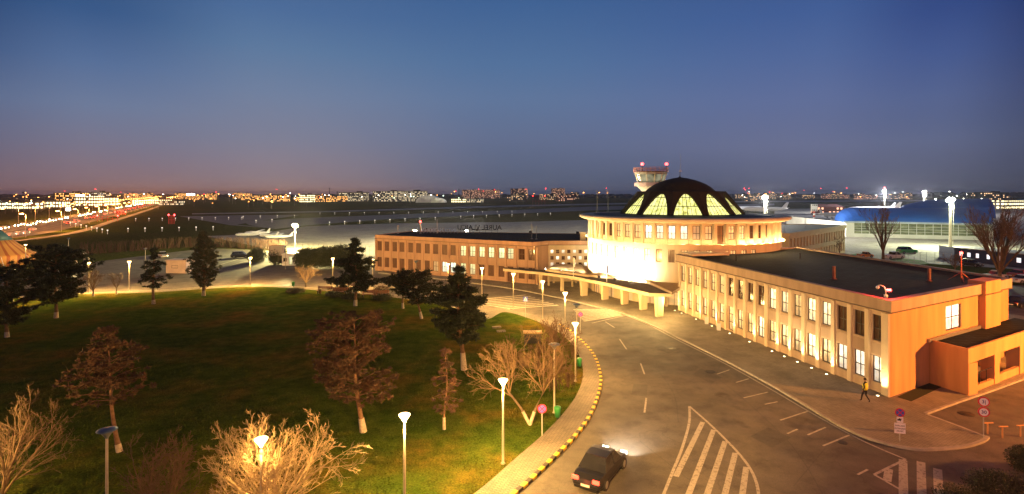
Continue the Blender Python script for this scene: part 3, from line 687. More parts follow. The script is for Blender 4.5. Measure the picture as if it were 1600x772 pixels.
# pixel sense: u grows counter-clockwise seen from above = to the right for the camera
upper, lower = [], []
lit_up = {1: W_WHITE, 0: W_WHITE, -1: W_WHITE, -2: W_WHITE}
for k in range(-18, 20):
    uc = k*bay+ph
    if k == 4: upper.append((uc-.45, uc+.45, 9.1, 11.75, SHUT, 'door')); 
    else: upper.append((uc-.5, uc+.5, 9.75, 11.7, lit_up.get(k, W_AMB if k in (-3, -4, -5, 2, 3) else W_WARM if k in (5, 6) else BRNG), 'window'))
    if k < 8: lower.append((uc-.43, uc+.43, 6.45, 8.3, BRNG if k in (-1, 0) else W_WARM if k > -6 else W_BRIGHT, 'window'))
cuts = [(-CU/2)+i*bay/2 for i in range(113)]
def shift_fac(mb, mfun, z0, z1, ops, depth, mi=0):
    f2 = lambda u, z, o: mfun(u-CU/2, z, o)
    facade(mb, f2, CU, z0, z1, [(o[0]+CU/2, o[1]+CU/2, o[2], o[3]) for o in ops], depth, [c+CU/2 for c in cuts], mi)
b_ = MB(); shift_fac(b_, cm_, 9.05, 12.05, upper, .2); b_.build('upper_wall', CREAM2, rot)
lowm = circ(RD+.45)
gf = [(k*bay*2+ph-1.1, k*bay*2+ph+1.1, .1, 2.9) for k in range(-7, 3)]
b_ = MB(); shift_fac(b_, lowm, 0, 8.98, lower+gf, .2); b_.build('lower_wall', CREAM2, rot)
for (a, b, c, d_, m, nm) in upper: window(rot, cm_, a, b, c, d_, m, FRAME, name=nm, nv=1, nh=1, off=.12, hpos=.45)
for (a, b, c, d_, m, nm) in lower: window(rot, lowm, a, b, c, d_, m, FRAMEB, name=nm, nv=1, nh=1, off=.1)
for (a, b, c, d_) in gf: window(rot, lowm, a, b, c, d_, W_AMB, FRAMEB, name='glass_door', nv=2, nh=1, off=.12, hpos=.75)
# fins between the upper windows, ledge, cornice, roof
for k in range(-18, 20):
    uc = (k-.5)*bay+ph; p_ = MB(); slab(p_, cm_, uc-.17, uc+.17, 9.08, 12.03, -.38, -.002); p_.build('fin', CREAM2, rot)
ledge = MB(); ledge.lathe([(RD-.3, 8.985), (RD+.85, 8.985), (RD+.85, 9.08), (RD-.3, 9.08)], RC, 112); ledge.build('ledge', CREAM2, rot, smooth=False)
cor = MB(); cor.lathe([(RD-.4, 12.06), (RD+1.1, 12.06), (RD+1.85, 12.38), (RD+1.85, 12.62), (RD+1.6, 12.78), (RD+1.2, 12.78)], RC, 112); cor.build('cornice', CREAM2, rot)
rf = MB(); rf.lathe([(RD+1.25, 12.5), (RD+1.25, 12.72), (9.2*DS, 12.95)], RC, 96); rf.build('roof', mat('rotunda_roofing', (.035, .03, .022), .7, .3, 1.0, .2), rot)
# the dome: twelve leaning panels each with a tall parabolic window, then a shallow cap
ND = 12; rb, zb, rt_, zt_ = 9.55*DS, 12.9, 6.75*DS, 16.6
dome = MB(); glass = []
a_off = face+R(7)-PI/ND
def panel(a, s_, h_, inset=0):            # s_ -1..1 across, h_ 0..1 up
    r_ = rb+(rt_-rb)*h_-inset; z = zb+(zt_-zb)*h_-inset*.35
    hw_ = (rb+(rt_-rb)*h_)*math.tan(PI/ND)
    return RC+Vector((r_*math.cos(a)-s_*hw_*math.sin(a), r_*math.sin(a)+s_*hw_*math.cos(a), z))
def arch(h):                               # half width share of the window at height h
    if h >= .93: return 0
    return .80*math.sqrt(max(0, 1-(h/.93)**1.6))
hs = [0.04, .1, .2, .3, .42, .54, .65, .74, .80, .85, .885, .91, .924, .93]
for k in range(ND):
    a = face+R(7)+2*PI*k/ND
    for i in range(len(hs)-1):
        h0, h1 = hs[i], hs[i+1]; w0, w1 = arch(h0), arch(h1)
        den = lambda h: 1.0
        for sg in (-1, 1):
            q = [panel(a, sg*w0, h0), panel(a, sg*1.0, h0), panel(a, sg*1.0, h1), panel(a, sg*w1, h1)]
            dome.quad(q if sg > 0 else q[::-1])
            q = [panel(a, sg*w0, h0), panel(a, sg*w1, h1), panel(a, sg*w1, h1, .45), panel(a, sg*w0, h0, .45)]; dome.quad(q)
    dome.quad([panel(a, -1, .93), panel(a, 1, .93), panel(a, 1, 1.02), panel(a, -1, 1.02)]); dome.quad([panel(a, -1, -.06), panel(a, 1, -.06), panel(a, 1, .04), panel(a, -1, .04)])
    dome.quad([panel(a, -1, .04), panel(a, 1, .04), panel(a, 1, .04, .5), panel(a, -1, .04, .5)])
    # ledge on top of the dormer back to the cap
    p0, p1 = panel(a, -1, 1.02), panel(a, 1, 1.02); c0 = RC+(p0-RC)*.5; c1 = RC+(p1-RC)*.5
    c0.z = c1.z = zt_+.15; dome.quad([p0, p1, c1, c0])
dome.build('dome_panels', DOME, rot)
cap = MB(); prof = [(6.35, 15.9)]
prof += [(5.9, 16.3), (5.35, 16.75), (4.75, 17.3), (3.95, 17.85), (3.2, 18.2), (2.4, 18.5), (1.2, 18.83), (.3, 18.98), (.0001, 19.0)]
prof = [(r_*DS, z_+.05) for r_, z_ in prof]; cap.lathe(prof, RC, 48); cap.build('dome_cap', DOME, rot, smooth=True)
fin_ = MB(); fin_.lathe([(.45, 18.88), (.12, 19.15), (.05, 19.35), (.05, 20.0), (.001, 20.1)], RC, 8); fin_.build('finial', DOME, rot)
antenna(1063, 240, 19.8, 92, 'needle antenna on the top of the black dome', r=.02)
def dome_glass():
    m, t, b = nodes('dome_glass_lit'); b.inputs['Base Color'].default_value = (.2, .22, .1, 1); b.inputs['Roughness'].default_value = .25
    o = t.nodes.new('ShaderNodeTexCoord').outputs['Object']
    wv = t.nodes.new('ShaderNodeTexNoise'); wv.inputs['Scale'].default_value = 1.0; wv.inputs['Detail'].default_value = 4
    mp = t.nodes.new('ShaderNodeMapping'); mp.inputs['Scale'].default_value = (2.2, 2.2, .25); link(t, o, mp.inputs[0]); link(t, mp.outputs[0], wv.inputs[0])
    r = ramp(t, wv.outputs[0], [(.32, (.34, .34, .06)), (.42, (.74, .74, .20)), (.60, (.92, .88, .36))]); link(t, r.outputs[0], b.inputs['Emission Color']); b.inputs['Emission Strength'].default_value = 1.5
    m.cycles.emission_sampling = 'NONE'; return m
DG = dome_glass()
for k in range(ND):
    a = face+R(7)+2*PI*k/ND; g_ = MB(); pts = [panel(a, -arch(h), h, .4) for h in hs]+[panel(a, arch(h), h, .4) for h in reversed(hs[:-1])]
    g_.quad(pts[::-1]); wf = MB()
    for s_ in (-.5, -.25, 0, .25, .5):
        hmax = .93*(1-(abs(s_)/.80)**2)**.625; p0, p1 = panel(a, s_, .04, .36), panel(a, s_, hmax, .36); wf.tube([p0, p1], .035 if s_ else .05, 4)
    for h in (.42, .78): wf.tube([panel(a, -arch(h), h, .35), panel(a, arch(h), h, .35)], .05, 4)
    w_ = wf.build('dome_window', FRAME, rot); g_.build('pane', DG, w_)
rot.location.z = -.25
lk = MB(); lk.prism([(24.4, 75.55), (43.4, 84.4), (40, 93), (28, 88), (25.2, 82)], 0, 7.42, 0, 1); lk.build('link_block', [BITU, CREAM2], rwg)
# small stair and slabs where the wing roof meets the rotunda
m = MB()
for k in range(3): m.box((29.0+.1*k, 75.6+.35*k, 7.6+.25*k), (2.2, .4, .26), -.25)
m.build('roof_steps', CREAM2, rwg)
t = MB(); q = [Cc+Vector((.2, .2, 0)), Cc+Vector((1.1, -2.6, 0)), Cc+Vector((6.5, -1.2, 0)), Cc+Vector((3.8, 1.2, 0))]
t.prism([(p.x, p.y) for p in [q[0], q[1], q[2], q[3]]], 7.72, 8.0); o = t.build('roof_slab', CREAM2, rwg)

# ---------------------------------------------------------------- entrance canopies
can = thing('entrance_canopy', 'long curved entrance canopy on tapered piers sweeping in front of the rotunda', 'canopy', (12, 82, 0))
zc = 2.75; th = .42
fr = catmull([P(x, y, zc) for x, y in [(786, 423.5), (840, 429), (880, 434), (908, 439), (950, 447.5), (985, 456), (1014, 463)]], 6)
re_ = catmull([P(x, y, zc+th) for x, y in [(788, 418), (842, 421.5), (885, 426), (915, 430.5), (960, 435), (1000, 439), (1049, 459)]], 6)
b_ = MB(); n_ = len(fr)
for i in range(n_-1):
    a, b, c, d_ = fr[i], fr[i+1], re_[i+1], re_[i]
    b_.hexa([(a.x, a.y, zc), (b.x, b.y, zc), (c.x, c.y, zc), (d_.x, d_.y, zc), (a.x, a.y, zc+th), (b.x, b.y, zc+th), (c.x, c.y, zc+th), (d_.x, d_.y, zc+th)])
b_.build('fascia', CREAM2, can)
b_ = MB()
for i in range(n_-1):
    q = []
    for a, b in ((fr[i], re_[i]), (fr[i+1], re_[i+1])): q.append((a*.94+b*.06, a*.06+b*.94))
    (a, d_), (b, c) = q; b_.quad([(a.x, a.y, zc+th+.02), (b.x, b.y, zc+th+.02), (c.x, c.y, zc+th+.02), (d_.x, d_.y, zc+th+.02)])
b_.build('roof', mat('canopy_roofing', (.07, .055, .04), .8, .3, 1.5), can)
dirc = (P(1029, 497)-P(911, 464)).normalized(); anc = math.atan2(dirc.y, dirc.x)
for px, py, wd in ((843, 453, .4), (877, 457, .45), (911, 464, .85), (944, 470, .85), (975, 477.5, .8), (1004, 486, .85), (1029, 497, .85)):
    p = P(px, py); m = MB(); m.box((p.x+.2, p.y+.5, zc/2), (wd*.55, 1.0 if wd > .5 else .5, zc), anc+PI/2-PI/2, 0, 1.25); m.build('pier', CREAM2, can)
def flat_canopy(name_lab, pxs, z, piers):
    t = thing('link_canopy', name_lab, 'canopy', P(*pxs[0], z)*Vector((1, 1, 0)) if False else Vector((P(*pxs[0], z).x, P(*pxs[0], z).y, 0)))
    pl = [P(x, y, z) for x, y in pxs]; 
    m = MB(); m.prism([(p.x, p.y) for p in pl], z-.3, z); m.build('slab', CREAM2, t)
    c = sum(pl, Vector())/len(pl); m = MB(); m.prism([((p.x*.95+c.x*.05), (p.y*.95+c.y*.05)) for p in pl], z+.001, z+.05); m.build('roof', mat('canopy_boarding_'+str(len(MATS)), (.34, .22, .11), .7, .25, 2.0, .1), t)
    for x, y in piers: p = P(x, y); m = MB(); m.box((p.x, p.y, (z-.3)/2), (.28, .28, z-.3), .3); m.build('post', CREAM2, t)
flat_canopy('flat side canopy between the chequered link wall and the long canopy', [(920, 430), (852, 421), (868, 412.5), (908, 413.5)], 3.5, [(857, 447), (865, 443), (894, 449), (900, 443)])
flat_canopy('middle flat canopy joining the floodlit rotunda to the long canopy', [(970, 434), (920, 429.5), (950, 420), (1000, 426), (1046, 434), (1010, 439)], 3.5, [(930, 452), (960, 459), (1018, 462)])
flat_canopy('small flat canopy filling the corner between long canopy and black roofed wing', [(1050, 457), (1012, 440), (1052, 434), (1062, 437), (1062, 450)], 3.3, [(1041, 480), (1050, 470)])
# flagpoles on the canopy
for px, top, bot, lab, cl in ((896, 402, 432, 'left flagpole with a limp white flag above the canopy', WHITEM), (948, 413, 441, 'right flagpole with a small blue flag above the canopy', mat('blue_flag', (.05, .07, .35), .7, .2, 5))):
    d_ = (H-zc-th)*F/(bot-HZ); c = at(px, d_, zc+th); h = zat(top, d_)-zc-th
    t = thing('flagpole', lab, 'flagpole', c); m = MB(); m.tube([(0, 0, 0), (0, 0, h)], [.06, .035], 6); lpart(t, 'pole', m, WHITEM)
    m = MB()
    for i in range(5):
        x0, x1 = .05*i, .05*(i+1); m.hexa([(x0, -.02*(i % 2), h*.5), (x1, .02*(i % 2), h*.48), (x1, .02*(i % 2)+.01, h*.48), (x0, -.02*(i % 2)+.01, h*.5), (x0, -.02*(i % 2), h-.05), (x1, .02*(i % 2), h-.05-.06*i), (x1, .02*(i % 2)+.01, h-.05-.06*i), (x0, -.02*(i % 2)+.01, h-.05)])
    lpart(t, 'flag', m, cl)

# ---------------------------------------------------------------- rear wing behind the rotunda
G0, G1, G2, G3, G4 = Vector((57.2, 120, 0)), Vector((60, 117.8, 0)), Vector((90.6, 148, 0)), Vector((86, 154, 0)), Vector((62, 152, 0))
rear = thing('terminal_wing', 'far two storey wing with tall narrow bays and green grey roof behind the rotunda', 'building', (72, 136, 0))
mg = line_map(G1, G2); UG = (G2-G1).length; wins = []
for k in range(20):
    uc = (k+.6)*UG/20.2
    wins.append((uc-.5, uc+.5, 3.9, 6.2, BRNG)); wins.append((uc-.5, uc+.5, .6, 2.9, BRNG if k % 3 else DARKG))
YST = mat('yellow_stucco', (.52, .42, .24), .8, .12, .6)
b_ = MB(); facade(b_, mg, UG, 0, 6.7, [x[:4] for x in wins], .45)
lpG = [G0, G1, G2, G3, G4]
for i in (0, 2, 3, 4): p, q = lpG[i], lpG[(i+1) % 5]; facade(b_, line_map(p, q), (q-p).length, 0, 6.7, [], 0)
b_.build('wall', YST, rear)
for (a, b, c, d_, m) in wins: window(rear, mg, a, b, c, d_, m, FRAMEB, off=.35)
b_ = MB(); ring(b_, lpG, 6.7, 7.5, .3, .2); b_.build('parapet', YST, rear)
b_ = MB(); b_.prism([(p.x, p.y) for p in lpG], 6.9, 7.35); b_.build('roof', mat('greenish_roofing', (.09, .11, .08), .8, .25, .6), rear)
antenna(1258, 341, 7.4, 140, 'thin pole on the far wing roof'); antenna(1225, 340, 7.4, 126, 'short pole at the front corner of the far wing roof')

# ---------------------------------------------------------------- control tower
TD = 132; tcx = at(1017, TD, 0)
tow = thing('control_tower', 'white control tower with slanted cab windows and two red lights, behind the dome', 'control tower', tcx)
def tz(y): return zat(y, TD)
b_ = MB(); b_.lathe([(2.1, 0), (2.1, tz(300)), (2.6, tz(296)), (3.4, tz(291.5))], tcx, 12); TWH = mat('tower_grey_white', (.36, .33, .29), .6, .1, 1); b_.build('shaft', TWH, tow)
b_ = MB(); b_.lathe([(3.4, tz(291.4)), (4.0, tz(291.2)), (4.0, tz(285.5)), (3.9, tz(285.5)), (3.9, tz(290)), (3.0, tz(290))], tcx, 12); b_.build('balcony', mat('pinkish_panels', (.34, .25, .26), .5, .1, 1), tow)
b_ = MB(); b_.lathe([(3.0, tz(290)), (3.05, tz(285)), (3.65, tz(273))], tcx, 12); b_.build('cab_glazing', emis('cab_glass', (.85, .8, .5), .16, (.02, .02, .02), var=.9, vscale=.5), tow)
b_ = MB()
for k in range(12):
    a = 2*PI*k/12; b_.tube([tcx+Vector((3.07*math.cos(a), 3.07*math.sin(a), tz(286))), tcx+Vector((3.72*math.cos(a), 3.72*math.sin(a), tz(272.6)))], .13, 5)
b_.build('mullions', mat('cream_frames', (.6, .55, .42), .5, .1, 1), tow)
b_ = MB(); b_.lathe([(3.5, tz(273)), (3.95, tz(272.6)), (3.95, tz(269.6)), (2, tz(269))], tcx, 12); b_.build('cab_roof', TWH, tow)
b_ = MB(); b_.lathe([(4.15, tz(268.6)), (4.15, tz(268.2)), (4.08, tz(268.2))], tcx, 24)
for zz in (262.2, 264, 266): b_.tube([tcx+Vector((4.1*math.cos(2*PI*i/24), 4.1*math.sin(2*PI*i/24), tz(zz))) for i in range(25)], .05, 4, cap=False)
for i in range(24): a = 2*PI*i/24; b_.tube([tcx+Vector((4.1*math.cos(a), 4.1*math.sin(a), tz(269.2))), tcx+Vector((4.1*math.cos(a), 4.1*math.sin(a), tz(262)))], .05, 4)
b_.build('railing', mat('pale_red_railing', (.45, .22, .22), .5, .1, 2), tow)
for px in (1003.5, 1041.5):
    c = at(px, TD-.5, 0); m = MB(); m.tube([(c.x, c.y, tz(269)), (c.x, c.y, tz(258.5))], .07, 6); p_ = m.build('light_post', DARKM, tow); m = MB(); m.ball((c.x, c.y, tz(256.5)), .38, 10); m.build('red_lens', REDL, p_, smooth=True)
# ================================================================== LAMPS
def point(name, loc, e, col, par=None, size=.15, kind='POINT', aim=None, spot=90, blend=.8):
    l = bpy.data.lights.new(name, kind); l.energy = e; l.color = col; l.shadow_soft_size = size
    if kind == 'SPOT': l.spot_size = R(spot); l.spot_blend = blend
    o = bpy.data.objects.new(name, l); COL.objects.link(o); o.location = loc
    if par is not None: o.parent = par
    if aim is not None:
        o.rotation_euler = (Vector(aim)-Vector(loc)).to_track_quat('-Z', 'Y').to_euler()
    return o
SOD = (1, .54, .14)
def lamp_post(name, label, lit, energy=0, h=5.0):
    t = thing(name, label, 'street lamp', (0, 0, 0), 'park lamps with flared heads')
    m = MB(); m.lathe([(.13, 0), (.13, .05), (.075, .09), (.07, .6), (.055, h-.55), (.055, h-.4)], n=10); lpart(t, 'pole', m, POLE, True)
    m = MB(); m.lathe([(.06, h-.42), (.08, h-.36), (.28, h-.08), (.29, h-.05)], n=20); (m.lathe([(.29, h-.05), (.0001, h-.04)], n=20) if lit else None); lpart(t, 'lamp_bowl', m, WARM if lit else mat('unlit_bowl_'+str(len(MATS)), (.10, .12, .15), .3, .05, 4), True)
    m = MB(); m.lathe([(.0001, h+.0), (.03, h-.005), (.04, h-.03), (.001, h-.035)] if lit else [(.0001, h+.05), (.25, h+.03), (.42, h-.02), (.42, h-.035), (.001, h-.03)], n=20); lpart(t, 'lamp_cap', m, DARKM if lit else BLUED, True)
    if lit: point('lamp_light', (0, 0, h-.7), energy, SOD, t, .3)
    return t
lit0 = lamp_post('street_lamp', 'x', True, 1000); unlit0 = lamp_post('street_lamp', 'x', False)
lamps = [  # px, head row, lit, relative power, label
 (408, 688, 1, .2, 'lit lamp shining inside the round bare tree at the bottom of the lawn'),
 (632, 650, 1, 1.5, 'lit lamp standing alone on the open lawn left of the painted kerb bend'),
 (786, 595, 1, 1.3, 'lit lamp on the lawn just left of the forked whitewashed tree'),
 (899, 506, 1, .6, 'lit lamp over the sidewalk bend below the zebra crossing'),
 (883, 458, 1, .8, 'lit lamp behind the twiggy tree opposite the long canopy'),
 (848, 440, 1, .8, 'lit lamp opposite the middle of the long canopy'),
 (802, 428, 1, 1.0, 'tall lit lamp at the tip of the lawn by the zebra crossing'),
 (753, 418, 1, .6, 'lit lamp right of the dark pines before the pink wing'),
 (700, 412, 1, .8, 'bright lamp before the pale lit doors of the pink wing'),
 (582, 405, 1, .7, 'lit lamp partly behind the layered pine at the left end of the pink wing'),
 (520, 403, 1, 1.5, 'lit lamp left of the layered pine by the round bushes'),
 (391, 402, 1, 1.9, 'lit lamp at the park edge below the parked dark car'),
 (330, 402, 1, .5, 'lit lamp half hidden behind the cypress shaped tree'),
 (202, 408, 1, 1.2, 'lit lamp between the two small bare street trees and the dark spruce'),
 (139, 410, 1, 1.6, 'lit lamp glowing in the small bare tree beside the stone ring'),
 (21, 422, 1, .8, 'lit lamp behind the dark pine at the far left of the park'),
 (40, 382, 1, .3, 'lit lamp beside the striped tent roof'),
 (167, 675, 0, 0, 'unlit lamp with blue cap at the bottom of the lawn beside the leaning pine'),
 (866, 540, 0, 0, 'unlit dark headed lamp beside the green litter bin and forked tree'),
 (901, 477, 0, 0, 'unlit dark headed lamp next to the zebra crossing before the canopy'),
 (650, 408, 0, 0, 'unlit lamp standing against the brown ground floor windows of the pink wing'),
 (107, 372, 0, 0, 'unlit tall lamp post between the tent and the stone ring'),
 (227, 388, 0, 0, 'unlit lamp post behind the small dark spruce'),
 (446, 384, 0, 0, 'unlit lamp post by the gatehouse under the floodlight'),
]
lum = {}
lit_used = unlit_used = False
for px, hy, lit, pw, lab in lamps:
    d = (H-5)*F/(hy-HZ); c = at(px, d, .12 if d < 80 else .02)
    if lit:
        key = pw
        if not lit_used: o = lit0; lit_used = True; o['label'] = lab; o.location = c
        else: o = dup(lit0, c, 0, lab)
        for ch in o.children:
            if ch.type == 'LIGHT':
                if key not in lum: l = ch.data.copy(); l.energy = 5200*pw; lum[key] = l
                ch.data = lum[key]
    else:
        if not unlit_used: o = unlit0; unlit_used = True; o['label'] = lab; o.location = c
        else: o = dup(unlit0, c, 0, lab)
    o.rotation_euler.z = px % 3
# sodium street masts outside the picture that light the drive and the end wall
def mast(loc, e, col, h, lab, aim=None):
    t = thing('street_mast', lab, 'street lamp', loc); m = MB(); m.lathe([(.16, 0), (.10, 1), (.07, h)], n=10); m.tube([(0, 0, h), (.8, 0, h+.25), (1.5, 0, h+.2)], .05, 6); lpart(t, 'pole', m, POLE, True)
    m = MB(); m.box((1.75, 0, h+.18), (.8, .3, .14)); lpart(t, 'lamp_head', m, GREYM); m = MB(); m.box((1.75, 0, h+.095), (.6, .22, .02)); lpart(t, 'lens', m, WARM)
    point('mast_light', (1.75, 0, h-.15), e, col, t, .3)
mast((58, 30, .1), 130000, (1, .33, .06), 10, 'sodium street mast standing off to the side of the porch')
mast((22, 10, .1), 11000, (1, .34, .14), 9, 'sodium street mast at the lower end of the drive')
o = dup(lit0, (-27, 25, .12), 0, 'lit lamp beyond the left edge by the orange bare tree')
for ch in o.children:
    if ch.type == 'LIGHT': ch.data = ch.data.copy(); ch.data.energy = 6500
mast((-8, 10, .1), 5000, (1, .42, .12), 9, 'sodium street mast near the bottom edge of the park')

t = thing('added_high_mast', 'added tall mast, unseen behind the camera, throwing sodium light on the drive', 'street lamp', (-6, -6, 0)); m = MB(); m.lathe([(.35, 0), (.2, 12), (.14, 25)], n=12); lpart(t, 'pole', m, POLE, True)  # unseen mast added to brighten the drive
m = MB(); m.box((.6, .5, 25.1), (1.2, .8, .3), .6); lpart(t, 'lamp_head', m, GREYM)
point('added_drive_flood', (.8, .8, 24.6), 260000, (1, .54, .14), t, .4, 'SPOT', (17, 52, 0), 34, 1)
# ground uplights along the cream wing
mfR = line_map(Cc, A); UR = (A-Cc).length; dR = (A-Cc).normalized(); nR = Vector((dR.y, -dR.x, 0)); up0 = None
ul_data = bpy.data.lights.new('uplight', 'SPOT'); ul_data.energy = 1100; ul_data.color = (1, .74, .36); ul_data.spot_size = R(75); ul_data.spot_blend = .9; ul_data.shadow_soft_size = .08
ords = ['farthest', 'second', 'third', 'fourth', 'fifth', 'sixth', 'seventh', 'eighth', 'ninth', 'tenth', 'eleventh', 'last']
ks = [0, 1, 3, 5, 7, 9, 11, 12, 13, 14, 15, 18]
for i, k in enumerate(ks):
    u = (.042+.0543*(k-.5))*UR; u = max(.5, min(u, UR-.4)); p = mfR(u, .12, -.75)
    t = thing('ground_uplight', ('uplight nearest the rotunda' if i == 0 else 'uplight at the near corner' if i == 11 else ords[i]+' uplight counted from the rotunda')+', set in the paving at the cream facade', 'uplight', p, 'ground uplights along the facade')
    m = MB(); m.lathe([(.17, -.02), (.17, .03), (.13, .03)], n=14); lpart(t, 'housing', m, GREYM); m = MB(); m.lathe([(.13, .02), (.06, .04), (.0001, .045)], n=14); lpart(t, 'lens', m, emis('uplight_lens', (1, .8, .45), 12) if i == 0 else MATS['uplight_lens'], True)
    o = bpy.data.objects.new('uplight', ul_data); COL.objects.link(o); o.parent = t; o.location = (0, 0, .1)
    v = (-nR*.75+Vector((0, 0, 4.0))); o.rotation_euler = v.to_track_quat('-Z', 'Y').to_euler()
# floodlights on the long canopy aimed at the rotunda
for i, (px, py, lab) in enumerate([(851, 423, 'leftmost'), (875, 426, 'second from the left'), (897, 429.5, 'third from the left'), (936, 435.5, 'fourth from the left'), (961, 439.5, 'fifth from the left'), (984, 444, 'rightmost')]):
    p = P(px, py, zc+th+.02); t = thing('floodlight', 'small black floodlight on the long canopy roof, '+lab, 'floodlight', p, 'floodlights on the canopy roof')
    d = (RC-p); d.z = 0; d.normalize(); m = MB(); m.box((0, 0, .28), (.42, .22, .34), math.atan2(d.y, d.x)+PI/2); m.tube([(0, 0, 0), (0, 0, .15)], .05, 6); lpart(t, 'housing', m, DARKM)
    m = MB(); m.box((d.x*.125, d.y*.125, .28), (.34, .02, .26), math.atan2(d.y, d.x)+PI/2); lpart(t, 'lens', m, WHITEL)
    o = point('flood_beam', d*.3+Vector((0, 0, .85)), 5200, (1, .86, .56), t, .12, 'SPOT', d*.3+Vector((0, 0, .85))+d*9+Vector((0, 0, 2.4)), 120, .8)
# uplights along the rotunda ledge
for k in range(-14, 17):
    a = face+(k*bay+ph)/RD; p = RC+Vector(((RD+.75)*math.cos(a), (RD+.75)*math.sin(a), 9.12))
    o = point('ledge_light', p+Vector((0, 0, .12)), 70 if k < 6 else 260, (1, .66, .26), None, .08)
    o.parent = rot; o.location = p+Vector((0, 0, .12))-RC
# lights under the canopies and in the entrance hall
for px, py, e in ((880, 452, 120), (915, 455, 150), (955, 462, 170), (990, 472, 150), (1025, 482, 150), (1048, 470, 160)):
    p = P(px, py, 2.2); o = point('soffit_light', p, e*5, (1, .62, .20), None, .2); o.parent = can; o.location = p-can.location
# lamp inside the dome
# ================================================================== FLOODLIGHT MASTS ON THE APRON
def flood_mast(px, hy, dd, e, col, lab, glow, n=4, red=False, base_w=.35, hid=0, lattice=True, hs_=1.0):
    c = at(px, dd); h = zat(hy, dd); t = thing('floodlight_mast', lab, 'floodlight mast', c)
    m = MB(); m.tube([(0, 0, 0), (0, 0, h)], [base_w, base_w*.6], 8)
    if lattice:
        k = 0
        while k*1.0 < h-1: m.box((.45*base_w/.35, 0, k*1.0+.5), (.5, .06, .05)); k += 1
        m.tube([(.7*base_w/.35, 0, 0), (.7*base_w/.35, 0, h)], .04, 4)
    lpart(t, 'pole', m, mat('mast_galvanised', (.55, .53, .42), .5, .1, 2) if 'mast_galvanised' not in MATS else MATS['mast_galvanised'])
    m = MB(); w_ = .75*hs_
    m.lathe([(.5*w_, h-.12), (.5*w_, h-.02), (.15, h+.05)], n=12); lpart(t, 'head_frame', m, GREYM)
    for i in range(n):
        a = 2*PI*i/n+.4; m = MB(); m.ball((.55*w_*math.cos(a), .55*w_*math.sin(a), h-.62*hs_+.25*hs_*(i % 2)), .46*hs_, 10); lpart(t, 'lamp_unit', m, glow, True)
    if red: m = MB(); m.ball((0, 0, h+1.0*hs_), .5*hs_, 8); lpart(t, 'red_lens', m, REDL)
    if e: point('flood_light', (0, 0, h-1.3*hs_), e, col, t, .8)
    return t
flood_mast(461, 350, 150, 240000, (1, .80, .30), 'yellow floodlight mast dazzling over the small aircraft apron', FLOODY, 6, base_w=.15, lattice=False, hs_=.9)
flood_mast(1485, 309, 160, 110000, (.95, 1, .62), 'tall yellow floodlight mast with ladder in front of the blue hangar', WHITEL, 6, base_w=.45, hs_=1.25)
flood_mast(1195, 306, 215, 320000, (1, .95, .85), 'floodlight mast rising behind the right edge of the rotunda', WHITEL, 6, base_w=.45, hs_=1.3)
flood_mast(1382, 297, 430, 900000, (.95, .95, 1), 'distant floodlight mast with red top behind the bare tree and hangar', WHITEL, 4, True, .5, hs_=1.5)
flood_mast(1444, 299, 440, 700000, (1, .92, .98), 'distant floodlight mast between the red topped mast and the ladder mast', WHITEL, 4, False, .9, hs_=1.4)
flood_mast(1462, 311, 520, 0, (1, 1, 1), 'small distant twin lamp just left of the ladder mast', WHITEL, 2, False, .3, hs_=1.0)
flood_mast(648, 359, 180, 60000, (1, .9, .5), 'low yellow floodlight peeping over the roof of the pink wing', FLOODY, 3, base_w=.12, lattice=False, hs_=.6)
flood_mast(729, 359, 190, 100000, (1, .95, .85), 'low white floodlight above the roof between the two letterings', WHITEL, 3, base_w=.12, lattice=False, hs_=.6)
flood_mast(40, 301, 900, 0, (1, .9, .8), 'thin lit mast on the skyline at the left edge', CITYO, 2, hs_=.7)

# ================================================================== VEGETATION
def rot_about(v, ax, a): return Matrix.Rotation(a, 3, ax) @ v
def perp(d, r):
    v = Vector((r.gauss(0, 1), r.gauss(0, 1), r.gauss(0, 1))); v -= d*v.dot(d); return v.normalized()
def grow(mb, p, d, ln, r, lvl, rnd, cfg):
    n = cfg['seg']; pts = [p.copy()]; rs = [r]; dd = d.copy(); 
    for i in range(n):
        dd = (dd+perp(dd, rnd)*cfg['wob']+Vector((0, 0, cfg['up']))).normalized(); pts.append(pts[-1]+dd*ln/n); rs.append(max(cfg['rmin'], r*(1-.62*(i+1)/n)))
    mb.tube(pts, rs, 5 if r > .04 else 3, cap=False)
    if lvl <= 0: return
    k = cfg['kids'][lvl-1]
    for i in range(k):
        t = cfg['t0']+(1-cfg['t0'])*(i+rnd.random()*.8)/k; f = t*n; j = min(int(f), n-1); q = pts[j].lerp(pts[j+1], f-j)
        base = (pts[j+1]-pts[j]).normalized(); a = R(rnd.uniform(*cfg['ang'])); nd = rot_about(base, perp(base, rnd), a)
        grow(mb, q, nd, ln*cfg['ratio']*rnd.uniform(.75, 1.1)*(1.1-.45*t), rs[j]*.55, lvl-1, rnd, cfg)
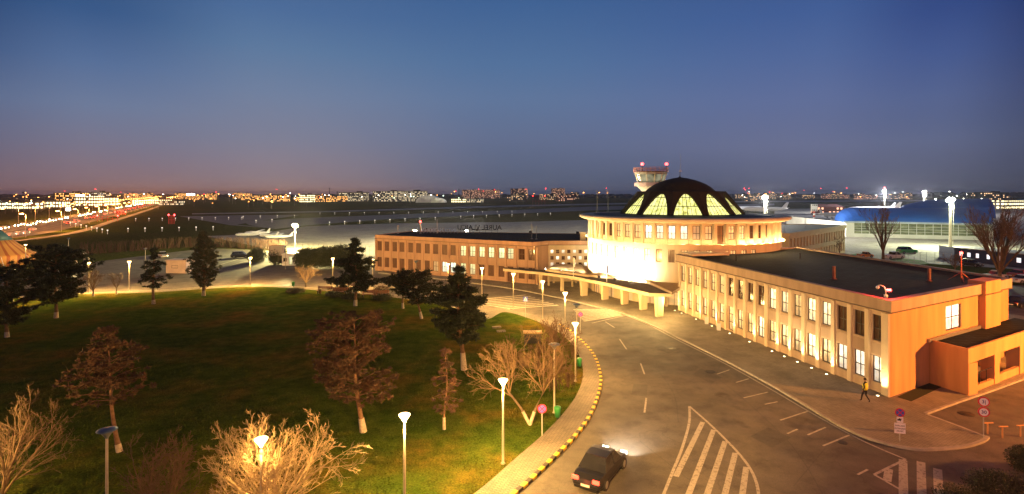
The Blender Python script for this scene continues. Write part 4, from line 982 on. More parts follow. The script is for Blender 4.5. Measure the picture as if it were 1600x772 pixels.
def bare_tree(px, py, h, label, seed, stems=None, cfg=None, lime=.0, bark=None, twig=None, name='bare_tree', r=.14, limbs=7, t0=1.2, spread=50, limb_len=.62, lean=(0, 0), z0=.12, c=None):
    rnd = random.Random(seed); c = c or P(px, py, z0); t = thing(name, label, 'tree', c)
    base = dict(seg=4, wob=.13, up=.05, kids=[3, 4, 5], t0=.25, ang=(22, 50), ratio=.6, rmin=.009, lv=3)
    base.update(cfg or {}); cfg = base
    trunk, crown, paint = MB(), MB(), MB()
    for (sx_, sy_, hh) in (stems or [(lean[0], lean[1], t0)]):
        top = Vector((sx_, sy_, hh)); mid = top*.5+Vector((sx_*-.1, sy_*-.1, 0))
        trunk.tube([(0, 0, -.05), mid, top], [r*1.25, r, r*.85], 8, cap=False)
        if lime: q = min(1, lime/max(hh, .1)); paint.tube([(0, 0, 0), mid*min(1, q*2)] if q <= .5 else [(0, 0, 0), mid, mid.lerp(top, q*2-1)], [r*1.25+.012]*2 if q <= .5 else [r*1.25+.012, r+.012, r*.9+.012], 8, cap=False)
        dirs = Vector((sx_, sy_, hh)).normalized()
        for i in range(limbs):
            az = 2*PI*i/limbs+rnd.uniform(-.3, .3); tilt = R(spread)*(rnd.uniform(.35, 1.05)) if i else R(6)
            d = Vector((math.sin(tilt)*math.cos(az), math.sin(tilt)*math.sin(az), math.cos(tilt))); d = (d+dirs*.35).normalized()
            grow(crown, top*rnd.uniform(.85, 1), d, h*limb_len*rnd.uniform(.8, 1.05), r*.55, cfg['lv'], rnd, cfg)
    lpart(t, 'trunk', trunk, bark or BARK, True)
    if lime: lpart(t, 'whitewash', paint, LIME, True)
    lpart(t, 'crown', crown, twig or TWIG)
    return t
def pine(px, py, top, halfw, label, seed, mt=None, lime=.9, prof='pine', clear=.25, dens=1.0, lean=(0, 0), z0=.12, name='pine_tree', cl=.42, c=None, h=None, up=.25, r=None):
    rnd = random.Random(seed); c = c or P(px, py, z0); d = c.y; h = h or (zat(top, d)-z0); hw_ = halfw*d/F
    t = thing(name, label, 'tree', c); tr = MB(); pts = []; n = 8; r0 = r or .02*h+.03
    for i in range(n+1): f = i/n; pts.append(Vector((lean[0]*math.sin(f*1.5)+.08*math.sin(f*7+seed), lean[1]*f, h*.97*f)))
    def tp(f): f = f*n; j = min(int(f), n-1); return pts[j].lerp(pts[j+1], f-j)
    tr.tube(pts, [r0*(1-.85*i/n)*(1.25 if i == 0 else 1) for i in range(n+1)], 8)
    cr = MB(); nb = int((34+h*4)*dens)
    for k in range(nb):
        f = clear+(1-clear)*((k+rnd.random())/nb)
        if prof in ('pine', 'layer', 'round', 'flat'): nw = max(4, int(h*(1-clear)/.95)); wi = round((f-clear)/(1-clear)*nw); f = min(.99, clear+(1-clear)*(wi+rnd.uniform(-.36, .36))/nw); f = max(clear, f)
        else: wi = k
        g = (f-clear)/(1-clear)
        if prof == 'pine': w_ = (1-g)**.65*min(1, .55+g*2.2)*rnd.choice([1, 1, .8, .55, 1.1])
        elif prof == 'layer': w_ = (1-g)**.8*(.75+.35*math.sin(g*19+seed))*min(1, .8+g)
        elif prof == 'round': w_ = math.sqrt(max(.02, 1-(g*1.7-.8)**2))*rnd.choice([1.08, 1, .85, .6, .4])
        elif prof == 'flame': w_ = math.sin(PI*min(1, .18+g*.82))**.8*rnd.uniform(.7, 1.05)*(1.12-g*.55)
        elif prof == 'flat': w_ = (1-g)**.45*rnd.uniform(.6, 1.1)
        if prof != 'flame': w_ *= .8+.35*math.sin(wi*2.4+seed)**2
        bl = max(.25, hw_*w_); az = k*2.4+rnd.uniform(-.5, .5); st = tp(f)
        dv = Vector((math.cos(az), math.sin(az), up+rnd.uniform(-.12, .15)))
        en = st+dv*bl; cr_pts = [st, st.lerp(en, .5)+Vector((0, 0, .06*bl)), en]
        tr.tube(cr_pts, [r0*.3*(1-f*.6), r0*.2*(1-f*.5), .012], 4, cap=False)
        nc = max(2, int(bl/.36*dens))
        for i in range(nc):
            q = .42+.62*(i+rnd.random())/nc; ctr = st.lerp(en, min(q, 1.02))+Vector((rnd.gauss(0, .14), rnd.gauss(0, .14), rnd.gauss(0, .08)))*(1+bl*.25)
            s_ = cl*rnd.uniform(.8, 1.4)
            for _ in range(40):
                v = Vector((rnd.gauss(0, 1), rnd.gauss(0, 1), rnd.gauss(.15, .5))).normalized(); e_ = perp(v, rnd)*.044*s_/.42
                b0 = ctr+v*s_*.08; b1 = ctr+v*s_*rnd.uniform(.5, 1.0); cr.quad([b0-e_, b0+e_, b1+e_*.2, b1-e_*.2])
    lpart(t, 'trunk', tr, PBARK, True)
    if lime:
        m = MB(); f = lime/h; m.tube([pts[0], tp(f)], [r0*1.25+.014, r0*(1-.85*f)+.03], 9, cap=False); lpart(t, 'whitewash', m, LIME, True)
    lpart(t, 'crown', cr, mt or NEED)
    return t
pine(87, 497, 388, 50, 'broad dark pine at the left of the lawn in front of the stone ring', 1, prof='round', clear=.22, dens=1.5, lime=.8)
pine(10, 527, 418, 52, 'dark pine cut by the left edge of the picture, lamp behind it', 2, prof='round', clear=.18, dens=1.4, lime=.6)
pine(240, 475, 385, 27, 'small ragged pine on the lawn edge in front of the pale kiosk', 3, prof='layer', clear=.34, lime=.6, dens=.9, up=-.05)
pine(319, 462, 360, 24, 'tall flame shaped evergreen at the lawn edge, right of the pale kiosk', 4, CYP, prof='flame', clear=.08, dens=1.5, lime=.8, name='cypress_tree', up=.9, cl=.36)
pine(556, 478, 370, 44, 'large dark pine with layered boughs left of the pink wing', 5, prof='layer', clear=.2, dens=1.6, lime=.9)
pine(659, 498, 424, 38, 'low crooked dark pine in front of the pink wing', 6, prof='round', clear=.3, dens=1.2, lime=.9, lean=(-1.2, 0))
pine(630, 482, 424, 14, 'thin small pine beside the low crooked one', 16, prof='layer', clear=.35, dens=.6, lime=.8)
pine(724, 578, 416, 52, 'largest dark pine mid park, its crown overlapping the pink wing', 7, prof='pine', clear=.3, dens=1.6, lime=1.6, lean=(-.5, 0))
pine(566, 675, 494, 66, 'big russet pine on the lower lawn with long whitewashed foot', 8, NEEDR, prof='round', clear=.28, dens=1.55, lime=.95, lean=(-.6, 0), cl=.27)
pine(186, 706, 508, 58, 'leaning reddish pine with bare bent trunk on the lower left lawn', 9, NEEDR, prof='flat', clear=.42, dens=1.15, lime=.5, lean=(-.75, 0), r=.14, cl=.27)
pine(695, 671, 545, 40, 'small sparse spruce between the russet pine and the forked tree', 10, NEEDR, prof='layer', clear=.25, dens=.75, lime=.85, lean=(.1, 0), up=-.1, r=.08, cl=.24, name='spruce_tree')
ORB = dict(kids=[3, 4, 5, 5], t0=.12, ang=(20, 52), ratio=.60, wob=.15, up=.06, seg=4, rmin=.006, lv=4)
bare_tree(0, 0, 8.2, 'round many branched bare tree glowing round a lamp at the bottom of the lawn', 21, cfg=ORB, limbs=15, t0=1.0, spread=84, limb_len=.48, r=.10, c=Vector((at(412, 24.6).x, 25.3, .12)), twig=mat('pale_twigs', (.36, .26, .15), .85, .2, 2))
bare_tree(0, 0, 6.6, 'thin brownish bare tree left of the glowing round one', 22, cfg=ORB, limbs=8, t0=.7, spread=40, limb_len=.58, r=.09, c=Vector((at(250, 24.5).x, 24.6, .12)), twig=TWIGR)
bare_tree(0, 0, 7.0, 'orange lit bare tree cut by the left edge at the bottom', 23, cfg=ORB, limbs=9, t0=.9, spread=60, limb_len=.52, r=.12, c=Vector((at(2, 27).x, 27, .12)), twig=TWIG)
bare_tree(828, 664, 6.0, 'bare tree forking low from a whitewashed foot beside the round no stopping sign', 24, stems=[(-1.5, .3, 2.2), (1.0, .2, 2.3)], cfg=dict(kids=[4, 5, 5], t0=.15, ratio=.62, wob=.16, lv=3), lime=.9, limbs=6, spread=62, limb_len=.55, r=.085)
bare_tree(868, 566, 5.6, 'dense dark twiggy tree before the zebra crossing and canopy', 25, cfg=dict(kids=[3, 4, 5], ratio=.62, wob=.14), limbs=8, t0=1.0, spread=55, limb_len=.5, r=.12, twig=TWIGR)
bare_tree(800, 590, 4.2, 'thin bare sapling left of the dense twiggy tree', 26, cfg=dict(kids=[3, 3, 4]), limbs=6, t0=.8, spread=50, limb_len=.6, r=.06, twig=TWIGR)
bare_tree(146, 463, 5.2, 'small bare street tree lit by the lamp beside the stone ring', 27, cfg=dict(kids=[4, 5, 5]), limbs=8, t0=.9, spread=55, limb_len=.5, r=.1, lime=.4, twig=TWIG)
bare_tree(182, 460, 4.3, 'smaller bare street tree right of the lamp lit one', 28, cfg=dict(kids=[3, 3, 4]), limbs=5, t0=1.0, spread=50, limb_len=.5, r=.08, lime=.5)
bare_tree(478, 448, 4.6, 'pale spreading bare tree between the gatehouse and the layered pine', 29, cfg=dict(kids=[3, 4, 5]), limbs=9, t0=.7, spread=75, limb_len=.6, r=.1, twig=MATS['pale_twigs'])
def far_tree(px, d, h, lab, seed, **k): bare_tree(0, 0, h, lab, seed, c=at(px, d, 0), **k)
far_tree(1380, 128, 17, 'forked bare tree standing up behind the black roof before the hangar', 30, cfg=dict(kids=[3, 4, 4], ang=(15, 40), up=.12, rmin=.03), limbs=8, t0=2.5, spread=38, limb_len=.52, r=.3)
far_tree(1562, 98, 17.5, 'big fan shaped bare tree at the right beyond the end wall', 31, cfg=dict(kids=[4, 5, 6], ang=(12, 34), up=.1, rmin=.022), limbs=12, t0=1.8, spread=42, limb_len=.56, r=.32, twig=TWIGR)
far_tree(1492, 112, 5.0, 'low scrubby bare tree beside the blue container office', 32, cfg=dict(kids=[3, 4, 4], rmin=.02), limbs=7, t0=.8, spread=60, limb_len=.5, r=.12)
far_tree(1312, 128, 7.0, 'thin dark bare tree against the far wing facade', 33, cfg=dict(kids=[2, 3, 3], rmin=.025), limbs=4, t0=2, spread=30, limb_len=.5, r=.1)
# shrubs
def shrub(c, rx, rz, lab, seed, mt=SHRUB, n=900, s_=.16, name='shrub', cat='shrub', group=None):
    rnd = random.Random(seed); m = MB(); cx = 0
    for _ in range(5): needles_blob(m, (rnd.uniform(-.4, .4)*rx, rnd.uniform(-.4, .4)*rx, rz*rnd.uniform(.4, .6)), rx*.7, rx*.7, rz*.5, n//5, s_, rnd)
    m.v = [(x+c[0], y+c[1], z+c[2]) for x, y, z in m.v]; o = m.build(name, mt, None, c); tag(o, lab, cat, group); return o
for i, (px, py, rx, rz, lab, mt) in enumerate([
    (520, 464, 1.6, .9, 'low clipped bush left of the middle park bench', BOX), (548, 467, 1.9, .8, 'wide clipped bush in front of the middle park bench', BOX),
    (600, 468, 1.9, .9, 'clipped bush right of the third park bench', BOX), (462, 458, 1.5, .8, 'spiky brown bush left of the first park bench', SHRUB),
    (600, 459, 1.8, 1.1, 'russet bush behind the third park bench', NEEDR), (535, 458, 2.2, 1.1, 'russet bush behind the middle park bench', NEEDR)]):
    shrub(P(px, py, .12), rx, rz, lab, 40+i, mt, 2200, .2)
for i, (px, d, rx, rz, lab) in enumerate([(478, 118, 3.4, 4.4, 'left dark rounded evergreen of three before the bright apron'), (505, 117, 3.6, 4.6, 'middle dark rounded evergreen of three before the bright apron'), (528, 117, 3.8, 4.9, 'right dark rounded evergreen of three, next to the layered pine')]):
    shrub(at(px, d, 0), rx, rz, lab, 60+i, BOX, 9000, .4, 'round_bush', 'bush')
for i, (px, d, rx, rz, lab) in enumerate([(402, 128, 2.2, 3.2, 'dark bush below the bright hedge left of the billboard'), (437, 124, 2.4, 3.6, 'dark bush right behind the billboard')]):
    shrub(at(px, d, 0), rx, rz, lab, 66+i, BOX, 5000, .4, 'round_bush', 'bush')
thicket = [(845, 590, 1.5, 1.5), (872, 582, 1.3, 1.4), (888, 560, 1.2, 1.5), (840, 560, 1.4, 1.3), (862, 610, 1.3, 1.2), (815, 575, 1.3, 1.1), (886, 604, 1.0, 1.2), (858, 545, 1.2, 1.5), (878, 535, 1.1, 1.5), (835, 535, 1.3, 1.2)]
m = MB(); rt2 = random.Random(77)
for (px, py, rx, rz) in thicket:
    c = P(px, py, .12)
    for _ in range(26):
        a = rt2.uniform(0, 2*PI); rr = rt2.uniform(0, .7)*rx; b0 = Vector((c.x+rr*math.cos(a), c.y+rr*math.sin(a), .1)); grow(m, b0, Vector((rt2.gauss(0, .35), rt2.gauss(0, .35), 1)).normalized(), rz*rt2.uniform(.7, 1.2), .02, 2, rt2, dict(seg=3, wob=.15, up=.02, kids=[3, 4], t0=.2, ang=(20, 50), ratio=.6, rmin=.008))
o = m.build('undergrowth', TWIGR); o['kind'] = 'stuff'; o['label'] = 'brown leafless thicket on the lawn at the sidewalk bend'
DKSH = needle('dark_evergreen', (.006, .012, .005), (.014, .020, .008))
for i, (px, py, rx, rz, lab) in enumerate([(1525, 812, 1.7, 1.4, 'dark shrub at the bottom right corner, left one'), (1580, 795, 1.9, 1.7, 'dark shrub filling the bottom right corner'), (1628, 745, 1.6, 1.5, 'dark shrub at the right edge below the small posts')]):
    shrub(P(px, py, 0), rx, rz, lab, 70+i, DKSH, 14000, .11)
# dry reed hedge along the airfield fence
m = MB(); rh = random.Random(9); hl = resample([P(130, 397), P(200, 393), P(260, 388), P(320, 385), P(400, 389), P(440, 392)], 1.1)
for q in hl:
    for _ in range(9):
        b0 = q+Vector((rh.gauss(0, .6), rh.gauss(0, .8), 0)); d = Vector((rh.gauss(0, .2), rh.gauss(0, .2), 1)).normalized(); m.tube([b0, b0+d*rh.uniform(1.4, 2.8), b0+d*rh.uniform(2.6, 3.4)+Vector((rh.gauss(0, .4), 0, 0))], [.07, .05, .03], 3, cap=False)
o = m.build('undergrowth', mat('dry_reed', (.12, .06, .035), .9, .3, .4)); o['kind'] = 'stuff'; o['label'] = 'dry brown brush along the airfield fence'
# grass blades on the nearer lawn
gm = MB(); rg = random.Random(12)
def in_poly(x, y, pl):
    c = False; j = len(pl)-1
    for i in range(len(pl)):
        if (pl[i][1] > y) != (pl[j][1] > y) and x < (pl[j][0]-pl[i][0])*(y-pl[i][1])/(pl[j][1]-pl[i][1])+pl[i][0]: c = not c
        j = i
    return c
lp = [(v.x, v.y) for v in lawn_edge]+[(-19, 8.5), (-60, 8.5), (-60, 60)]
cnt = 0
while cnt < 42000:
    y = 20+rg.random()**1.6*40; x = rg.uniform(-y*.98, y*.25)
    if not in_poly(x, y, lp): continue
    if noise.noise(Vector((x*.35, y*.35, 0))) < -.05+rg.uniform(-.3, .2): cnt += 1; continue
    a = rg.uniform(0, 2*PI); w_ = rg.uniform(.02, .05); h_ = rg.uniform(.06, .16); dx, dy = w_*math.cos(a), w_*math.sin(a)
    gm.quad([(x-dx, y-dy, .125), (x+dx, y+dy, .125), (x+rg.gauss(0, .05), y+rg.gauss(0, .05), .125+h_)]); cnt += 1
o = gm.build('grass_blades', G_LAWN); o['kind'] = 'stuff'; o['label'] = 'short winter grass on the park lawn'
# ================================================================== HANGAR AND APRON OBJECTS
hg = thing('hangar', 'big blue barrel roofed hangar with a long gridded glass front', 'hangar', at(1420, 195))
h0, h1 = at(1322, 203), at(1552, 186); mh = line_map(h0, h1); UH = (h1-h0).length; GH = mat('hangar_white_wall', (.55, .56, .52), .6, .1, .3); zt = 5.35
b_ = MB(); facade(b_, mh, UH, 0, zt, [(2.6, UH-1, 1.35, zt-.15)], .3); facade(b_, line_map(h0+Vector((8, 60, 0)), h0), 60.5, 0, zt, [], 0); b_.build('wall', GH, hg)
q = MB(); q.quad([mh(2.6, 1.35, .28), mh(UH-1, 1.35, .28), mh(UH-1, zt-.15, .28), mh(2.6, zt-.15, .28)])
def hang_glass():
    m, t, b = nodes('hangar_glass'); b.inputs['Roughness'].default_value = .15; b.inputs['Base Color'].default_value = (.05, .06, .04, 1)
    o = t.nodes.new('ShaderNodeTexCoord').outputs['Object']; mp = t.nodes.new('ShaderNodeMapping'); mp.inputs['Scale'].default_value = (.25, .25, 1.5); link(t, o, mp.inputs[0])
    r = ramp(t, noi(t, mp.outputs[0], 1.0, 5, .7), [(.35, (.03, .04, .02)), (.5, (.18, .20, .09)), (.65, (.42, .46, .24))]); link(t, r.outputs[0], b.inputs['Emission Color']); b.inputs['Emission Strength'].default_value = .55; m.cycles.emission_sampling = 'NONE'; return m
gw = q.build('glass_front', hang_glass(), hg)
m = MB(); k = 0
while 2.6+k*2.4 < UH-1: slab(m, mh, 2.6+k*2.4-.06, 2.6+k*2.4+.06, 1.35, zt-.15, .1, .26); k += 1
for z in (2.3, 3.2, 4.1): slab(m, mh, 2.6, UH-1, z-.04, z+.04, .12, .25)
m.build('glazing_bars', GH, gw)
BLUE = mat('blue_metal_roof', (.015, .065, .27), .45, .15, .15, col2=(.02, .09, .36)); b_ = MB()
NS = 14
def roofpt(u, f, h=6.0, dep=22): a = f*PI/2; return mh(u, zt+h*math.sin(a)**.9, dep*(1-math.cos(a))-.6)
US = [-.9, -.6, -.1, .8, 2.2, 4.5, 8]+[8+(UH-8)*i/6 for i in range(1, 7)]
facade_end = MB(); facade(facade_end, line_map(h1, h1+Vector((8, 50, 0))), 50.6, 0, zt, [], 0); facade_end.build('wall', GH, hg)
def endh(u): q = min(1, (u+.9)/7.0); return 5.2*math.sqrt(max(0, 1-(1-q)**2))
for i in range(len(US)-1):
    for j in range(NS): b_.quad([roofpt(US[i], j/NS, endh(US[i])), roofpt(US[i+1], j/NS, endh(US[i+1])), roofpt(US[i+1], (j+1)/NS, endh(US[i+1])), roofpt(US[i], (j+1)/NS, endh(US[i]))])
rf_ = b_.build('roof', BLUE, hg, smooth=True)
b_ = MB(); slab(b_, mh, -.9, UH, zt-.02, zt+.5, -.75, -.62); b_.build('eave_trim', mat('translucent_eave', (.30, .38, .5), .4, .2, .5), hg)
b_ = MB(); back0, back1 = at(1400, 262), at(1556, 242); mb2 = line_map(back0, back1); UB = (back1-back0).length
for i in range(10):
    for j in range(8):
        def rp2(u, f): a = f*PI/2; e = math.sqrt(max(0, min(1, (u)/14))); return mb2(u, 5+(7.6*(.35+.65*e)+u*.035)*math.sin(a), 18*(1-math.cos(a)))
        b_.quad([rp2(UB*i/10, j/8), rp2(UB*(i+1)/10, j/8), rp2(UB*(i+1)/10, (j+1)/8), rp2(UB*i/10, (j+1)/8)])
b_.build('rear_roof', BLUE, hg, smooth=True)
b_ = MB(); facade(b_, mb2, UB, 0, 5, [], 0); b_.build('rear_wall', GH, hg)

# blue container office
co = thing('container_office', 'dark blue flat roofed office row with white lit windows beyond the end wall', 'office container', at(1530, 128))
c0, c1 = at(1491, 131.5), at(1640, 112); mcn = line_map(c0, c1); UC = (c1-c0).length; b_ = MB()
zc0 = .0; zr = zat(387, 131.5); wn = [(1.2, 2.0), (3.0, 3.9), (5.0, 5.8), (7.4, 8.2), (10.2, 11.1), (13.6, 14.6), (15.6, 16.2)]
facade(b_, mcn, UC, 0, zr, [(a, b, 1.1, 2.2) for a, b in wn], .1); facade(b_, line_map(c0+Vector((1, 6, 0)), c0), 6.1, 0, zr, [], 0); b_.build('wall', mat('navy_panels', (.03, .045, .12), .5, .15, 1), co)
for a, b in wn: window(co, mcn, a, b, 1.1, 2.2, emis('office_window', (.95, .95, 1), 1.3) if 'office_window' not in MATS else MATS['office_window'], WHITEM, nv=0, nh=0, off=.04)
b_ = MB(); pp = [mcn(-.3, 0, -.3), mcn(UC, 0, -.3), mcn(UC, 0, 6.4), mcn(-.3, 0, 6.4)]; b_.prism([(p.x, p.y) for p in pp], zr, zr+.16); b_.build('roof', mat('pale_sheet_roof', (.5, .5, .48), .5, .1, .5), co)
# kiosk
def box_building(name, lab, cat, px, py, top, wpx, mt, roof_mt, depth=3.0, rz=0.0, wins=None, z0=0.02, over=.15):
    c = P(px, py, z0); s_ = c.y/F; h = zat(top, c.y)-z0; wd = wpx*s_; t = thing(name, lab, cat, c, None, rz)
    mfx = line_map((-wd/2, -.0), (wd/2, -.0)); m = MB(); facade(m, mfx, wd, 0, h-.12, [x[:4] for x in (wins or [])], .12)
    for p, q in (((wd/2, 0), (wd/2, depth)), ((wd/2, depth), (-wd/2, depth)), ((-wd/2, depth), (-wd/2, 0))): mm = line_map(p, q); facade(m, mm, (Vector(q)-Vector(p)).length, 0, h-.12, [], 0)
    lpart(t, 'wall', m, mt)
    m = MB(); m.box((0, depth/2, h-.06), (wd+over*2, depth+over*2, .12)); m.box((0, depth/2, h+.06), (wd*.96, depth*.96, .10)); lpart(t, 'roof', m, roof_mt)
    for x in (wins or []):
        f = MB(); a, b, cc, d_ = x[:4]
        for (u0, u1, z0_, z1_) in ((a, a+.06, cc, d_), (b-.06, b, cc, d_), (a+.06, b-.06, cc, cc+.06), (a+.06, b-.06, d_-.06, d_)): slab(f, mfx, u0, u1, z0_, z1_, .03, .09)
        fo = lpart(t, 'door' if cc < .3 else 'window', f, FRAME); g_ = MB(); g_.quad([mfx(a, cc, .08), mfx(b, cc, .08), mfx(b, d_, .08), mfx(a, d_, .08)]); lpart(fo, 'pane', g_, x[4])
    return t
PINKW = mat('pinkish_sheet', (.62, .48, .40), .5, .1, 1.2)
ki = box_building('kiosk', 'pale pink container kiosk at the parking lot behind the small ragged pine', 'kiosk', 275, 427, 407, 34, PINKW, PINKW, 2.6, -.1, [(1.2, 2.6, 1.0, 1.6, PINKW)])
gt = box_building('gatehouse', 'small white gatehouse with a lit doorway by the billboard', 'gatehouse', 452, 415, 397, 22, WHITEM, WHITEM, 2.6, .1, [(1.5, 2.2, .15, 2.0, W_GRN), (.3, 1.0, .9, 1.7, DARKG)])
wb = box_building('box_trailer', 'white box trailer glimpsed through the broad dark pine', 'trailer', 97, 437, 421, 14, WHITEM, WHITEM, 2.5, 0)
# billboard
c = P(432, 414); t = thing('billboard', 'pale grey blank billboard on two legs beside the gatehouse', 'billboard', c); s_ = c.y/F
m = MB(); m.box((0, 0, zat(391.5, c.y)), (21*s_, .25, 15.5*s_)); lpart(t, 'panel', m, mat('billboard_face', (.42, .38, .36), .6, .12, .8)); m = MB(); z_ = zat(391.5, c.y)
for a_, b2, w_, h_ in ((0, 8.2, 22, .9), (0, -8.2, 22, .9), (10.9, 0, .9, 17.3), (-10.9, 0, .9, 17.3)): m.box((a_*s_, 0, z_+b2*s_), (w_*s_, .35, h_*s_))
lpart(t, 'frame', m, mat('rust_frame', (.22, .08, .04), .6, .2, 3))
for x in (-.5, .5): m = MB(); m.tube([(x, 0, 0), (x, 0, z_-8*s_)], .16, 8); lpart(t, 'leg', m, DARKM)
# stone ring and black truck behind it
c = P(125, 424); s_ = c.y/F; t = thing('ring_monument', 'pale segmented stone ring standing behind the broad dark pine', 'monument', c)
n = 22; r1, r0_ = 13*s_, 7.5*s_; zc_ = zat(406, c.y)
for k in range(n):
    m = MB(); a0, a1 = 2*PI*k/n+.02, 2*PI*(k+1)/n-.02
    m.hexa([(r0_*math.cos(a0), -.4, zc_+r0_*math.sin(a0)), (r1*math.cos(a0), -.4, zc_+r1*math.sin(a0)), (r1*math.cos(a1), -.4, zc_+r1*math.sin(a1)), (r0_*math.cos(a1), -.4, zc_+r0_*math.sin(a1)),
            (r0_*math.cos(a0), .4, zc_+r0_*math.sin(a0)), (r1*math.cos(a0), .4, zc_+r1*math.sin(a0)), (r1*math.cos(a1), .4, zc_+r1*math.sin(a1)), (r0_*math.cos(a1), .4, zc_+r0_*math.sin(a1))]); lpart(t, 'stone_block', m, mat('ring_stone', (.42, .33, .27), .8, .15, 3) if k == 0 else MATS['ring_stone'])
m = MB(); m.box((0, 0, .3), (4.2, 1.6, .6)); lpart(t, 'plinth', m, KERB)
# striped circus tent
c = P(-12, 413); s_ = c.y/F; t = thing('circus_tent', 'big striped tent glowing orange inside at the left edge', 'tent', c)
def tent_mat():
    m, tt, b = nodes('tent_canvas'); o = tt.nodes.new('ShaderNodeTexCoord').outputs['Object']; sp = tt.nodes.new('ShaderNodeSeparateXYZ'); link(tt, o, sp.inputs[0])
    at2 = tt.nodes.new('ShaderNodeMath'); at2.operation = 'ARCTAN2'; link(tt, sp.outputs[1], at2.inputs[0]); link(tt, sp.outputs[0], at2.inputs[1])
    mu = tt.nodes.new('ShaderNodeMath'); mu.operation = 'MULTIPLY'; mu.inputs[1].default_value = 24; link(tt, at2.outputs[0], mu.inputs[0]); si = tt.nodes.new('ShaderNodeMath'); si.operation = 'SINE'; link(tt, mu.outputs[0], si.inputs[0])
    r = ramp(tt, si.outputs[0], [(.45, (.50, .22, .05)), (.55, (.32, .08, .02))]); link(tt, r.outputs[0], b.inputs['Base Color']); b.inputs['Roughness'].default_value = .7
    link(tt, r.outputs[0], b.inputs['Emission Color']); b.inputs['Emission Strength'].default_value = .12; m.cycles.emission_sampling = 'NONE'; return m
Rt = 52*s_; m = MB(); m.lathe([(Rt*.98, 0), (Rt, 2.2), (Rt*.93, 2.4), (Rt*.6, 4.4), (Rt*.44, 5.6)], n=48); lpart(t, 'striped_canvas', m, tent_mat(), True)
m = MB(); m.lathe([(Rt*.46, 5.5), (Rt*.3, 6.9), (Rt*.12, 8.2), (.001, 9.0)], n=48); lpart(t, 'blue_top', m, mat('teal_canvas', (.03, .09, .11), .6, .2, .6), True)
for k in range(10): a = 2*PI*k/10; m = MB(); m.tube([(Rt*math.cos(a), Rt*math.sin(a), 2.2), ((Rt+3)*math.cos(a), (Rt+3)*math.sin(a), 0)], .05, 4); lpart(t, 'guy_rope', m, WHITEM)

